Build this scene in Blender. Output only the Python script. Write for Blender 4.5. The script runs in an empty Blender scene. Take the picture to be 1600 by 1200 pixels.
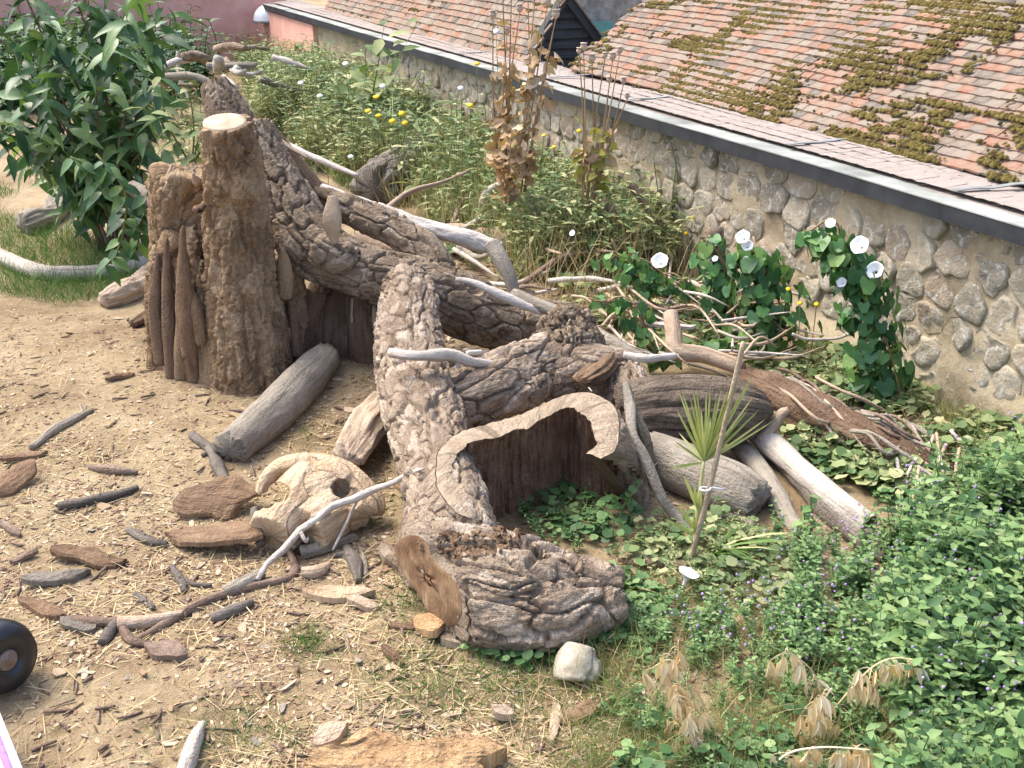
import bpy, math, random
import numpy as np
from mathutils import Vector, Matrix

rng = np.random.default_rng(7)
random.seed(7)
SC = bpy.context.scene
COL = SC.collection
R_ = math.radians

# ------------------------------------------------------------------ camera
FPX, CH = 1716.0, 2.6                      # focal length in photo pixels (1600 wide), camera height
PIT = math.atan(720 / FPX)
camd = bpy.data.cameras.new('camera')
camd.sensor_width = 36
camd.lens = 36 * FPX / 1600
camd.clip_end = 500
camd.clip_start = 0.05
cam = bpy.data.objects.new('camera', camd)
COL.objects.link(cam)
cam.location = (0, 0, CH)
cam.rotation_euler = (math.pi / 2 - PIT, 0, 0)
SC.camera = cam
# ------------------------------------------------------------------ light
SUN_EL, SUN_AZ = 58, -62                   # azimuth clockwise from +Y (away from camera)
wd = bpy.data.worlds.new('World')
SC.world = wd
wd.use_nodes = True
wn = wd.node_tree
sky = wn.nodes.new('ShaderNodeTexSky')
sky.sky_type = 'NISHITA'
sky.sun_disc = False
sky.sun_elevation = R_(SUN_EL)
sky.sun_rotation = R_(SUN_AZ)
sky.dust_density = 4.0
sky.air_density = 0.8
wn.links.new(sky.outputs[0], wn.nodes['Background'].inputs[0])
wn.nodes['Background'].inputs[1].default_value = 0.15
sd = bpy.data.lights.new('sun', 'SUN')
sd.energy = 1.25
sd.angle = R_(28)
sd.color = (1.0, 0.965, 0.87)
sun = bpy.data.objects.new('sun', sd)
COL.objects.link(sun)
_d = Vector((math.sin(R_(SUN_AZ)) * math.cos(R_(SUN_EL)), math.cos(R_(SUN_AZ)) * math.cos(R_(SUN_EL)), math.sin(R_(SUN_EL))))
sun.rotation_euler = _d.to_track_quat('Z', 'Y').to_euler()
sun.location = (0, 0, 20)
SC.view_settings.view_transform = 'Standard'
SC.view_settings.look = 'None'
SC.view_settings.gamma = 1
SC.view_settings.exposure = 1.6

# ------------------------------------------------------------------ projection helpers
_F = np.array([0, math.cos(PIT), -math.sin(PIT)])
_U = np.array([0, math.sin(PIT), math.cos(PIT)])
_R = np.array([1.0, 0, 0])
_C = np.array([0, 0, CH])
def ray(px, py): return (px - 800) * _R + (600 - py) * _U + FPX * _F
def Zp(px, py, z=0.0):
    d = ray(px, py); return _C + d * ((z - CH) / d[2])
def Yp(px, py, y):
    d = ray(px, py); return _C + d * (y / d[1])
def Pl(px, py, p0, n):
    d = ray(px, py); n = np.asarray(n, float)
    return _C + d * (((np.asarray(p0) - _C) @ n) / (d @ n))
def zc(p): return float((np.asarray(p) - _C) @ _F)
def M(npx, p): return npx * zc(p) / FPX           # pixels -> metres at point p

# ------------------------------------------------------------------ noise
def _h(ix, iy, iz, k=0):
    n = (ix.astype(np.int64) * 374761393 + iy.astype(np.int64) * 668265263 + iz.astype(np.int64) * 2147483647 + k * 1274126177) & 0xFFFFFFFF
    n = ((n ^ (n >> 13)) * 1274126177) & 0xFFFFFFFF
    n = (n ^ (n >> 16)) & 0xFFFFFFFF
    n = (n * 2246822519) & 0xFFFFFFFF
    n = (n ^ (n >> 15)) & 0xFFFFFF
    return n / float(0xFFFFFF)
def vn(p):
    p = np.asarray(p, float); i = np.floor(p).astype(np.int64); f = p - i
    f = f * f * (3 - 2 * f); r = 0
    for a in (0, 1):
        wa = f[..., 0] if a else 1 - f[..., 0]
        for b in (0, 1):
            wb = f[..., 1] if b else 1 - f[..., 1]
            for c in (0, 1):
                wc = f[..., 2] if c else 1 - f[..., 2]
                r = r + wa * wb * wc * _h(i[..., 0] + a, i[..., 1] + b, i[..., 2] + c)
    return r * 2 - 1
def fbm(p, o=4, g=0.5):
    p = np.asarray(p, float); r = 0; a = 1.0; t = 0
    for k in range(o):
        r = r + a * vn(p * (2.03 ** k) + 17.3 * k); t += a; a *= g
    return r / t
def worley(p):
    p = np.asarray(p, float); i = np.floor(p).astype(np.int64)
    f1 = np.full(p.shape[:-1], 9.0); f2 = f1.copy(); idv = np.zeros(p.shape[:-1])
    for a in (-1, 0, 1):
        for b in (-1, 0, 1):
            for c in (-1, 0, 1):
                x, y, z = i[..., 0] + a, i[..., 1] + b, i[..., 2] + c
                d = np.sqrt((x + _h(x, y, z, 1) - p[..., 0]) ** 2 + (y + _h(x, y, z, 2) - p[..., 1]) ** 2 + (z + _h(x, y, z, 3) - p[..., 2]) ** 2)
                m = d < f1
                f2 = np.where(m, f1, np.minimum(f2, d)); idv = np.where(m, _h(x, y, z, 4), idv); f1 = np.where(m, d, f1)
    return f1, f2, idv
def sst(a, b, x):
    t = np.clip((x - a) / (b - a), 0, 1); return t * t * (3 - 2 * t)

# ------------------------------------------------------------------ terrain
def terrain(x, y, fine=True):
    x = np.asarray(x, float); y = np.asarray(y, float)
    p = np.stack([x, y, np.zeros_like(x)], -1)
    h = 0.035 * fbm(p * 0.9, 3)
    # soil heaped up around the foot of the stumps and a far heap of rubble
    h = h + 0.05 * np.exp(-(((x + 1.7) ** 2 + (y - 6.6) ** 2) / 0.9))
    h = h + 0.38 * np.exp(-(((x + 3.9) / 1.6) ** 2 + ((y - 14.3) / 1.7) ** 2))
    if fine:
        q = p + 0.03 * np.stack([fbm(p * 5, 2), fbm(p * 5 + 9, 2), p[..., 2]], -1)
        h = h + 0.016 * fbm(q * 4.0, 3) + 0.007 * fbm(q * 17, 3)
        # loose dug sand in the near left corner: clods and hollows
        s = np.exp(-(((x + 1.15) / 0.75) ** 2 + ((y - 2.9) / 0.6) ** 2))
        h = h + s * (0.028 * fbm(q * 7.5, 3) - 0.02 * sst(.35, .1, worley(p * 9)[0]))
    return h
def th(x, y): return float(terrain(np.array([x]), np.array([y]))[0])
def G(px, py):
    z = 0.0
    for _ in range(3):
        p = Zp(px, py, z); z = th(p[0], p[1])
    return Zp(px, py, z)
def Gv(px, py):
    """many ground points at once"""
    px = np.asarray(px, float); py = np.asarray(py, float)
    d = (px - 800)[:, None] * _R + (600 - py)[:, None] * _U + FPX * _F
    z = np.zeros(len(px))
    for _ in range(2):
        p = _C + d * ((z - CH) / d[:, 2])[:, None]; z = terrain(p[:, 0], p[:, 1])
    return _C + d * ((z - CH) / d[:, 2])[:, None]

# ------------------------------------------------------------------ object helpers
WL = {}                                            # world location of a parent
def thing(name, label, cat, loc, group=None):
    o = bpy.data.objects.new(name, None); COL.objects.link(o)
    loc = np.asarray(loc, float); o.location = loc; o.empty_display_size = 0.1
    o['label'] = label; o['category'] = cat
    if group: o['group'] = group
    WL[o] = loc
    return o
def tagit(o, label=None, cat=None, group=None, kind=None):
    if label: o['label'] = label
    if cat: o['category'] = cat
    if group: o['group'] = group
    if kind: o['kind'] = kind
    return o
def mesh_np(name, V, quads=None, tris=None, mat=None, smooth=True, attrs=None):
    me = bpy.data.meshes.new(name)
    V = np.asarray(V, np.float32)
    q = np.zeros((0, 4), np.int32) if quads is None or len(quads) == 0 else np.asarray(quads, np.int32)
    t = np.zeros((0, 3), np.int32) if tris is None or len(tris) == 0 else np.asarray(tris, np.int32)
    me.vertices.add(len(V)); me.vertices.foreach_set('co', V.ravel())
    nl = q.size + t.size
    me.loops.add(nl); me.loops.foreach_set('vertex_index', np.concatenate([q.ravel(), t.ravel()]))
    npoly = len(q) + len(t)
    me.polygons.add(npoly)
    ls = np.concatenate([np.arange(len(q)) * 4, q.size + np.arange(len(t)) * 3])
    me.polygons.foreach_set('loop_start', ls.astype(np.int32))
    me.polygons.foreach_set('loop_total', np.concatenate([np.full(len(q), 4), np.full(len(t), 3)]).astype(np.int32))
    me.update(calc_edges=True)
    me.polygons.foreach_set('use_smooth', np.full(npoly, bool(smooth)))
    if attrs:
        for k, a in attrs.items():
            a = np.asarray(a, np.float32)
            if a.ndim == 2:
                at = me.attributes.new(k, 'FLOAT_VECTOR', 'POINT'); at.data.foreach_set('vector', a.ravel())
            else:
                at = me.attributes.new(k, 'FLOAT', 'POINT'); at.data.foreach_set('value', a)
    if mat: me.materials.append(mat)
    me.validate()
    return me
def put(name, me, parent=None, loc=None):
    o = bpy.data.objects.new(name, me); COL.objects.link(o)
    if parent is not None: o.parent = parent
    if loc is not None: o.location = loc
    return o
def part(name, V, quads, tris, mat, parent=None, base=None, smooth=True, attrs=None):
    """V in world coordinates; parented (relative) or top-level with its origin at base"""
    V = np.asarray(V, float)
    if parent is not None:
        b = WL[parent]; o = put(name, mesh_np(name, V - b, quads, tris, mat, smooth, attrs), parent); WL[o] = b
    else:
        b = np.asarray(base if base is not None else [V[:, 0].mean(), V[:, 1].mean(), V[:, 2].min()], float)
        o = put(name, mesh_np(name, V - b, quads, tris, mat, smooth, attrs), None, b); WL[o] = b
    return o
def nrm(v): v = np.asarray(v, float); return v / (np.linalg.norm(v) + 1e-12)

class Acc:
    """collects geometry for one mesh"""
    def __init__(s): s.V = []; s.q = []; s.t = []; s.v = []; s.n = 0; s.bk = []
    def add(s, V, quads=None, tris=None, var=0.0, bk=None):
        V = np.asarray(V, float)
        if quads is not None and len(quads): s.q.append(np.asarray(quads) + s.n)
        if tris is not None and len(tris): s.t.append(np.asarray(tris) + s.n)
        s.V.append(V); s.v.append(np.full(len(V), var) if np.ndim(var) == 0 else var)
        s.bk.append(bk if bk is not None else np.zeros((len(V), 3))); s.n += len(V)
    def many(s, T, pos, mats, var):
        """T=(V,quads,tris) template, mats (N,3,3) columns = axes with scale, pos (N,3)"""
        V, q, t = T; N = len(pos); k = len(V)
        W = np.einsum('nij,kj->nki', mats, V) + pos[:, None, :]
        off = (np.arange(N) * k)[:, None, None]
        Q = (np.asarray(q)[None] + off).reshape(-1, 4) if len(q) else None
        Tt = (np.asarray(t)[None] + off).reshape(-1, 3) if len(t) else None
        s.add(W.reshape(-1, 3), Q, Tt, np.repeat(var, k))
    def data(s):
        return (np.concatenate(s.V), np.concatenate(s.q) if s.q else None, np.concatenate(s.t) if s.t else None, {'var': np.concatenate(s.v), 'bk': np.concatenate(s.bk)})
    def part(s, name, mat, parent=None, base=None, smooth=True):
        V, q, t, a = s.data(); return part(name, V, q, t, mat, parent, base, smooth, a)

# ------------------------------------------------------------------ materials
class NT:
    def __init__(s, name):
        s.m = bpy.data.materials.new(name); s.m.use_nodes = True; s.t = s.m.node_tree
        s.b = s.t.nodes['Principled BSDF']; s.o = s.t.nodes['Material Output']
        s.b.inputs['Specular IOR Level'].default_value = 0.25
    def n(s, ty, **kw):
        x = s.t.nodes.new(ty)
        for k, v in kw.items():
            if k.startswith('i_'):
                x.inputs[int(k[2:])].default_value = v
            else: setattr(x, k, v)
        return x
    def l(s, a, b): s.t.links.new(a, b)
    def math(s, op, a, b=None):
        x = s.n('ShaderNodeMath', operation=op)
        for i, v in enumerate((a, b)):
            if v is None: continue
            if isinstance(v, (int, float)): x.inputs[i].default_value = v
            else: s.l(v, x.inputs[i])
        return x.outputs[0]
    def ramp(s, fac, stops, interp='LINEAR'):
        x = s.n('ShaderNodeValToRGB'); x.color_ramp.interpolation = interp
        e = x.color_ramp.elements
        while len(e) < len(stops): e.new(0.5)
        for k, (p, c) in zip(e, stops): k.position = p; k.color = (*c, 1)
        s.l(fac, x.inputs[0]); return x.outputs[0]
    def mix(s, fac, a, b, mode='MIX'):
        x = s.n('ShaderNodeMix', data_type='RGBA', blend_type=mode)
        for i, v in ((0, fac), (6, a), (7, b)):
            if isinstance(v, (int, float)): x.inputs[i].default_value = v
            elif isinstance(v, tuple): x.inputs[i].default_value = (*v, 1)
            else: s.l(v, x.inputs[i])
        return x.outputs[2]
    def coord(s, kind='obj', scale=(1, 1, 1)):
        if kind == 'bk': o = s.n('ShaderNodeAttribute', attribute_name='bk').outputs['Vector']
        else: o = s.n('ShaderNodeTexCoord').outputs['Object']
        mp = s.n('ShaderNodeMapping'); mp.inputs['Scale'].default_value = scale
        s.l(o, mp.inputs[0]); return mp.outputs[0]
    def noise(s, co, sc, det=5, rough=0.6, dist=0.0):
        x = s.n('ShaderNodeTexNoise'); s.l(co, x.inputs['Vector'])
        x.inputs['Scale'].default_value = sc; x.inputs['Detail'].default_value = det; x.inputs['Roughness'].default_value = rough; x.inputs['Distortion'].default_value = dist
        return x.outputs[0]
    def voro(s, co, sc, feat='DISTANCE_TO_EDGE'):
        x = s.n('ShaderNodeTexVoronoi', feature=feat); s.l(co, x.inputs['Vector']); x.inputs['Scale'].default_value = sc
        return x.outputs[0]
    def var(s):
        a = s.n('ShaderNodeAttribute', attribute_name='var').outputs['Fac']
        r = s.n('ShaderNodeObjectInfo').outputs['Random']
        return s.math('FRACT', s.math('ADD', a, r))
    def bump(s, h, st=0.5, dist=0.01):
        x = s.n('ShaderNodeBump'); x.inputs['Strength'].default_value = st; x.inputs['Distance'].default_value = dist
        s.l(h, x.inputs['Height']); s.l(x.outputs[0], s.b.inputs['Normal'])
    def base(s, c, rough=0.85):
        if isinstance(c, tuple): s.b.inputs['Base Color'].default_value = (*c, 1)
        else: s.l(c, s.b.inputs['Base Color'])
        s.b.inputs['Roughness'].default_value = rough
        return s

def wood_mat(name, cols, grain=1.0, bump=0.6, coord='bk', vscale=7.0, plates=0.0, rough=0.9, checks=0.5):
    """weathered wood or bark: long fibre streaks and patches of tone; cols dark..light"""
    t = NT(name)
    c = t.coord(coord, (1, 1, 1))
    cs = t.coord(coord, (1, 1, 0.16))
    n1 = t.noise(c, vscale, 5, 0.62, 0.4); n2 = t.noise(cs, 34 * grain, 5, 0.7); n3 = t.noise(c, 60, 3, 0.7)
    f = t.math('ADD', t.math('MULTIPLY', n1, 0.45), t.math('ADD', t.math('MULTIPLY', n2, 0.35), t.math('MULTIPLY', n3, 0.2)))
    k = len(cols); col = t.ramp(f, [(0.32 + 0.36 * i / (k - 1), cc) for i, cc in enumerate(cols)])
    if plates:                                   # each scale of bark has weathered to its own tone
        x = t.n('ShaderNodeTexVoronoi', feature='F1'); cw = t.n('ShaderNodeVectorMath', operation='ADD'); nz = t.n('ShaderNodeTexNoise'); t.l(c, nz.inputs['Vector']); nz.inputs['Scale'].default_value = 25
        sv_ = t.n('ShaderNodeVectorMath', operation='SCALE'); sv_.inputs['Scale'].default_value = 0.05; t.l(nz.outputs['Color'], sv_.inputs[0]); t.l(t.coord(coord, (1, 1, 0.6)), cw.inputs[0]); t.l(sv_.outputs[0], cw.inputs[1])
        t.l(cw.outputs[0], x.inputs['Vector']); x.inputs['Scale'].default_value = plates
        sr_ = t.n('ShaderNodeSeparateColor'); t.l(x.outputs['Color'], sr_.inputs[0])
        col = t.mix(0.5, col, t.ramp(sr_.outputs[0], [(0.05, cols[0]), (0.4, cols[1]), (0.7, cols[2]), (0.95, cols[3])]))
    elif checks:                                 # fine drying checks along the grain
        n5 = t.noise(t.coord(coord, (1, 1, 0.045)), 26 * grain, 3, 0.55, 0.2)
        col = t.mix(t.ramp(n5, [(0.36, (checks,) * 3), (0.43, (0, 0, 0))]), col, tuple(q * 0.45 for q in cols[0]))
    vv = t.var()
    col = t.mix(0.2, col, t.ramp(vv, [(0, tuple(x * 0.7 for x in cols[0])), (0.5, cols[len(cols) // 2]), (1, cols[-1])]))
    t.base(col, rough)
    h = t.math('ADD', t.math('MULTIPLY', n2, 0.9), t.math('MULTIPLY', n3, 0.7))
    t.bump(h, min(1.0, bump), 0.04)
    return t.m
def sawn_mat(name, cols, ring=95.0, bump=0.25):
    """sawn end grain: growth rings about the heart, saw-marks, radial checks"""
    t = NT(name); c = t.coord('bk')
    w = t.n('ShaderNodeTexWave', wave_type='RINGS', rings_direction='Z'); t.l(c, w.inputs[0])
    w.inputs['Scale'].default_value = ring / 5; w.inputs['Distortion'].default_value = 3.5; w.inputs['Detail'].default_value = 3; w.inputs['Detail Scale'].default_value = 0.6
    n = t.noise(c, 9, 4, 0.6, 0.3); n2 = t.noise(t.coord('bk', (1, 0.06, 1)), 90, 3, 0.6)
    f = t.math('ADD', t.math('MULTIPLY', n, 0.75), t.math('ADD', t.math('MULTIPLY', w.outputs['Fac'], 0.03), t.math('MULTIPLY', n2, 0.24)))
    k = len(cols); t.base(t.ramp(f, [(0.38 + 0.3 * i / (k - 1), cc) for i, cc in enumerate(cols)]), 0.85)
    t.bump(t.math('ADD', t.math('MULTIPLY', w.outputs['Fac'], .25), t.math('MULTIPLY', n2, 2)), bump, 0.004)
    return t.m
def leaf_mat(name, cols, rough=0.5, trans=0.25, spec=0.35):
    t = NT(name); v = t.var(); k = len(cols)
    co = t.coord('obj'); n = t.noise(co, 9, 2)
    f = t.math('ADD', t.math('MULTIPLY', v, 0.75), t.math('MULTIPLY', t.math('SUBTRACT', n, 0.5), 0.5))
    col = t.ramp(f, [(0.05 + 0.8 * i / (k - 1), cc) for i, cc in enumerate(cols)])
    t.base(col, rough); t.b.inputs['Specular IOR Level'].default_value = spec
    if trans:
        tr = t.n('ShaderNodeBsdfTranslucent'); hs = t.mix(1.0, col, (1.25, 1.3, 0.6), 'MULTIPLY'); t.l(hs, tr.inputs[0])
        mx = t.n('ShaderNodeMixShader'); mx.inputs[0].default_value = trans
        t.l(t.b.outputs[0], mx.inputs[1]); t.l(tr.outputs[0], mx.inputs[2]); t.l(mx.outputs[0], t.o.inputs[0])
    return t.m
def plain_mat(name, c1, c2, sc=12, rough=0.8, bump=0.2, spec=0.25, metal=0):
    t = NT(name); co = t.coord('obj'); n = t.noise(co, sc, 5, 0.65)
    t.base(t.ramp(n, [(0.35, c1), (0.65, c2)]), rough); t.b.inputs['Specular IOR Level'].default_value = spec; t.b.inputs['Metallic'].default_value = metal
    if bump: t.bump(t.noise(co, sc * 5, 4, 0.7), bump, 0.006)
    return t.m

MT = {}
MT['bark'] = wood_mat('bark', [(.10, .066, .042), (.21, .15, .098), (.335, .255, .178), (.52, .425, .32)], 1.0, 0.9, plates=17)
MT['bark_pale'] = wood_mat('bark_pale', [(.10, .064, .04), (.235, .168, .112), (.41, .32, .235), (.66, .56, .45)], 1.0, 0.9, plates=19)
MT['bark_grey'] = wood_mat('bark_grey', [(.09, .075, .055), (.17, .145, .115), (.26, .225, .18), (.42, .375, .31)], 1.0, 0.8, plates=9)
MT['stump_bark'] = wood_mat('stump_bark', [(.12, .07, .036), (.25, .16, .088), (.385, .265, .155), (.54, .41, .265)], 0.8, 0.9, plates=10)
MT['rot'] = wood_mat('rotten_heartwood', [(.14, .07, .042), (.27, .145, .09), (.39, .235, .15), (.54, .37, .25)], 1.4, 1.0)
MT['earthy'] = wood_mat('earthy_wood', [(.09, .05, .03), (.17, .105, .065), (.25, .165, .105), (.34, .24, .155)], 1.0, 1.0)
MT['silver'] = wood_mat('silvered_wood', [(.30, .245, .195), (.45, .385, .32), (.58, .52, .45), (.72, .67, .60)], 1.0, 0.5)
MT['tan'] = wood_mat('tan_wood', [(.26, .175, .115), (.39, .28, .19), (.50, .385, .275), (.62, .51, .385)], 1.0, 0.5)
MT['driftgrey'] = wood_mat('grey_drift_wood', [(.15, .125, .095), (.26, .22, .17), (.36, .315, .25), (.47, .42, .345)], 1.2, 0.7)
MT['darkdrift'] = wood_mat('dark_weathered_wood', [(.05, .038, .028), (.125, .093, .068), (.23, .178, .132), (.37, .30, .23)], 1.3, 1.0, checks=.9)
MT['charcoal'] = wood_mat('dark_stick_bark', [(.055, .045, .036), (.11, .091, .074), (.18, .152, .124), (.30, .262, .215)], 1.0, 0.6)
MT['brownstick'] = wood_mat('brown_stick_bark', [(.10, .065, .045), (.18, .12, .085), (.27, .19, .14), (.38, .29, .22)], 1.0, 0.6)
MT['redbark'] = wood_mat('red_inner_bark', [(.105, .06, .034), (.19, .115, .066), (.28, .18, .108), (.42, .295, .185)], 1.4, 0.8)
MT['cream'] = wood_mat('fresh_cream_wood', [(.27, .155, .075), (.46, .30, .165), (.64, .49, .325), (.80, .69, .53)], 0.7, 0.9, checks=.55)
MT['orangewood'] = wood_mat('fresh_orange_wood', [(.27, .125, .05), (.46, .25, .11), (.62, .40, .20), (.76, .57, .35)], 1.6, 1.0, checks=.8)
MT['sawn_pale'] = sawn_mat('sawn_pale_end', [(.30, .225, .15), (.41, .325, .225), (.50, .415, .30), (.56, .47, .355)])
MT['sawn_rim'] = wood_mat('sawn_rim_wood', [(.17, .12, .075), (.29, .215, .145), (.40, .315, .22), (.50, .41, .30)], .6, .8, checks=0.7, vscale=16)
MT['sawn_brown'] = sawn_mat('sawn_brown_end', [(.12, .066, .034), (.18, .105, .056), (.26, .165, .092), (.40, .29, .18)], 80)
# ------------------------------------------------------------------ tubes and wood
def spline(P, r, n):
    """Catmull-Rom through the points, evenly resampled"""
    P = np.asarray(P, float); r = np.asarray(r, float)
    X = np.hstack([P, r[:, None]]); k = len(X)
    if k == 2:
        t = np.linspace(0, 1, n)[:, None]; O = X[0] * (1 - t) + X[1] * t
        return O[:, :3], O[:, 3]
    E = np.vstack([2 * X[0] - X[1], X, 2 * X[-1] - X[-2]]); out = []
    for i in range(k - 1):
        a, b, c, d = E[i:i + 4]; t = np.linspace(0, 1, 24, endpoint=(i == k - 2))[:, None]
        out.append(0.5 * (2 * b + (c - a) * t + (2 * a - 5 * b + 4 * c - d) * t ** 2 + (3 * b - a - 3 * c + d) * t ** 3))
    O = np.vstack(out); s = np.r_[0, np.cumsum(np.linalg.norm(np.diff(O[:, :3], axis=0), axis=1))]
    u = np.linspace(0, s[-1], n)
    O = np.stack([np.interp(u, s, O[:, j]) for j in range(4)], 1)
    return O[:, :3], np.maximum(O[:, 3], 1e-4)
def frames(P, up=(0, 0, 1)):
    T = np.gradient(P, axis=0); T /= np.linalg.norm(T, axis=1)[:, None] + 1e-12
    up = np.asarray(up, float)
    if abs(T[0] @ up) > 0.95: up = np.array([0.0, -1.0, 0.05])
    N = np.zeros_like(P); n = up - T[0] * (up @ T[0]); n /= np.linalg.norm(n); N[0] = n
    for i in range(1, len(P)):
        n = N[i - 1] - T[i] * (N[i - 1] @ T[i]); N[i] = n / (np.linalg.norm(n) + 1e-12)
    return T, N, np.cross(T, N)
def grid_quads(n, m, wrap=True):
    i = np.arange(n - 1)[:, None]; j = np.arange(m if wrap else m - 1)[None]
    a = i * m + j; b = i * m + (j + 1) % m
    return np.stack([a, b, b + m, a + m], -1).reshape(-1, 4)
OFF = [0]
def rough_disp(bk, kind, amp, sc):
    """relief in metres for cylinder coordinates bk (third = along the grain)"""
    o = OFF[0] * 3.7
    if kind == 'plate':
        w = bk / np.array([1, 1, 2.3]) * sc + o
        w = w + 0.35 * np.stack([fbm(w * 1.3, 2), fbm(w * 1.3 + 5, 2), fbm(w * 1.3 + 11, 2)], -1)
        f1, f2, idv = worley(w); g1, g2, gid = worley(w * [2.3, 2.3, 2.0] + 0.25 * fbm(w * 4, 2)[..., None])
        c1 = sst(0.0, 0.10, f2 - f1); c2 = sst(0.0, 0.10, g2 - g1)
        h = c1 * (0.65 + 0.5 * idv) + 0.22 * c1 * c2 * (.4 + gid) + 0.2 * fbm(w * 5, 3) + 0.9 * fbm(w * 0.3, 2)
        return amp * (h - 0.7)
    if kind == 'furrow':
        w = bk * np.array([1, 1, 0.22]) * sc + o
        w = w + 0.3 * np.stack([fbm(w, 2), fbm(w + 5, 2), fbm(w + 11, 2)], -1)
        r = np.abs(fbm(w, 3)) * 2.4
        return amp * (sst(0, 0.6, r) - 0.6 + 0.45 * fbm(w * 4, 2) + 0.8 * fbm(w * .4, 2))
    if kind == 'rugged':
        w = bk * np.array([1, 1, 0.22]) * sc + o
        w = w + 0.3 * np.stack([fbm(w, 2), fbm(w + 5, 2), fbm(w + 11, 2)], -1); r = np.abs(fbm(w, 3)) * 2.4
        u = bk * np.array([1, 1, .5]) * sc * 2.2 + o; u = u + 0.4 * np.stack([fbm(u, 2), fbm(u + 5, 2), fbm(u + 11, 2)], -1); f1, f2, idv = worley(u)
        return amp * (sst(0, 0.5, r) - 0.6 + 0.42 * sst(0, .14, f2 - f1) * (.5 + idv) + .3 * fbm(u * 3, 3) + 0.9 * fbm(w * .4, 2))
    if kind == 'fibre':
        w = bk * np.array([1, 1, 0.09]) * sc * 1.6 + o
        return amp * (fbm(w, 4, .6) * 1.3 + 0.5 * fbm(bk * sc * .3 + o, 2))
    w = bk * np.array([1, 1, 0.4]) * sc + o
    return amp * (fbm(w * 0.6, 4))
def tube_data(P, r, nl, ns, kind='smooth', amp=0.0, sc=20, flat=1.0, up=(0, 0, 1), cap=True, lob=0.0, prof=None, endtaper=0.0, jag=0.0):
    OFF[0] += 1
    C, rr = spline(P, r, nl); T, N, B = frames(C, up)
    s = np.r_[0, np.cumsum(np.linalg.norm(np.diff(C, axis=0), axis=1))]
    th_ = np.linspace(0, 2 * math.pi, ns, endpoint=False) - math.pi / 2 * 0
    ca, sa = np.cos(th_), np.sin(th_)
    rm = rr.mean()
    bk = np.stack([np.broadcast_to(ca * rm, (nl, ns)), np.broadcast_to(sa * rm, (nl, ns)), np.broadcast_to(s[:, None], (nl, ns))], -1) + np.array([OFF[0] * 1.3, 0, 0])
    d = rough_disp(bk, kind, amp, sc) if amp else np.zeros((nl, ns))
    d = d + lob * rr[:, None] * fbm(bk * np.array([1, 1, .5]) * 0.55 / rm + 3, 2)
    rad = np.maximum(rr[:, None] + d, rr[:, None] * 0.15)
    if prof is not None: rad = rad * prof(th_)[None]
    if endtaper:
        e = np.minimum(s, s[-1] - s) / (endtaper * rm); rad = rad * np.sqrt(np.clip(e + 0.12, 0, 1))[:, None]
    V = C[:, None] + (N[:, None] * (ca * 1.0)[None, :, None] * flat + B[:, None] * sa[None, :, None]) * rad[..., None]
    if jag:                                     # splintered, uneven ends
        for i0, sg_, o_ in ((0, 1, 3.1), (nl - 1, -1, 8.7)):
            dist = np.abs(s - s[i0]); jn = np.abs(fbm(np.stack([ca * 2.2 + OFF[0] + o_, sa * 2.2, ca * 0], -1), 3)) * 1.6
            V = V + (T[i0] * sg_)[None, None] * (jag * rm * jn[None, :, None]) * np.exp(-dist / (0.8 * rm))[:, None, None]
    V = V.reshape(-1, 3); Q = grid_quads(nl, ns); bk = bk.reshape(-1, 3); t = []
    if cap:
        k = len(V); V = np.vstack([V, C[0], C[-1]]); bk = np.vstack([bk, bk[:ns].mean(0), bk[-ns:].mean(0)])
        j = np.arange(ns); j2 = (j + 1) % ns
        t = np.vstack([np.stack([np.full(ns, k), j2, j], 1), np.stack([np.full(ns, k + 1), (nl - 1) * ns + j, (nl - 1) * ns + j2], 1)])
    return V, Q, t, bk, (C, T, N, B, rr, rad)
def add_tube(acc, P, r, nl=10, ns=6, var=None, **kw):
    V, Q, t, bk, _ = tube_data(P, r, nl, ns, **kw); acc.add(V, Q, t, random.random() if var is None else var, bk)
def log_pts(pts, sink=0.85, lift=0.0):
    """centre line of a log lying on the ground: (px, py, radius px) of its middle as seen"""
    P, r = [], []
    for px, py, rp in pts:
        z = 0.05
        for _ in range(4):
            p = Zp(px, py, z); rm = M(rp, p); z = th(p[0], p[1]) + rm * sink + lift
        P.append(Zp(px, py, z)); r.append(rm)
    return P, r
def y_pts(pts):
    P = [Yp(a, b, y) for a, b, y, _ in pts]; return P, [M(q[3], p) for q, p in zip(pts, P)]
def z_pts(pts):
    P = [Zp(a, b, z) for a, b, z, _ in pts]; return P, [M(q[3], p) for q, p in zip(pts, P)]
def simple_log(name, Pr, mat, parent=None, label=None, cat='log', group=None, kind='plate', amp=0.012, sc=22, res=0.009, **kw):
    P, r = Pr; L = sum(np.linalg.norm(np.asarray(b) - a) for a, b in zip(P[:-1], P[1:])); rm = float(np.mean(r))
    nl = int(np.clip(L / res, 8, 320)); ns = int(np.clip(2 * math.pi * rm / res, 7, 170))
    V, Q, t, bk, fr = tube_data(P, r, nl, ns, kind, amp, sc, **kw)
    o = part(name, V, Q, t, MT[mat] if isinstance(mat, str) else mat, parent, attrs={'bk': bk})
    if parent is None: tagit(o, label, cat, group)
    return o, fr
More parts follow.
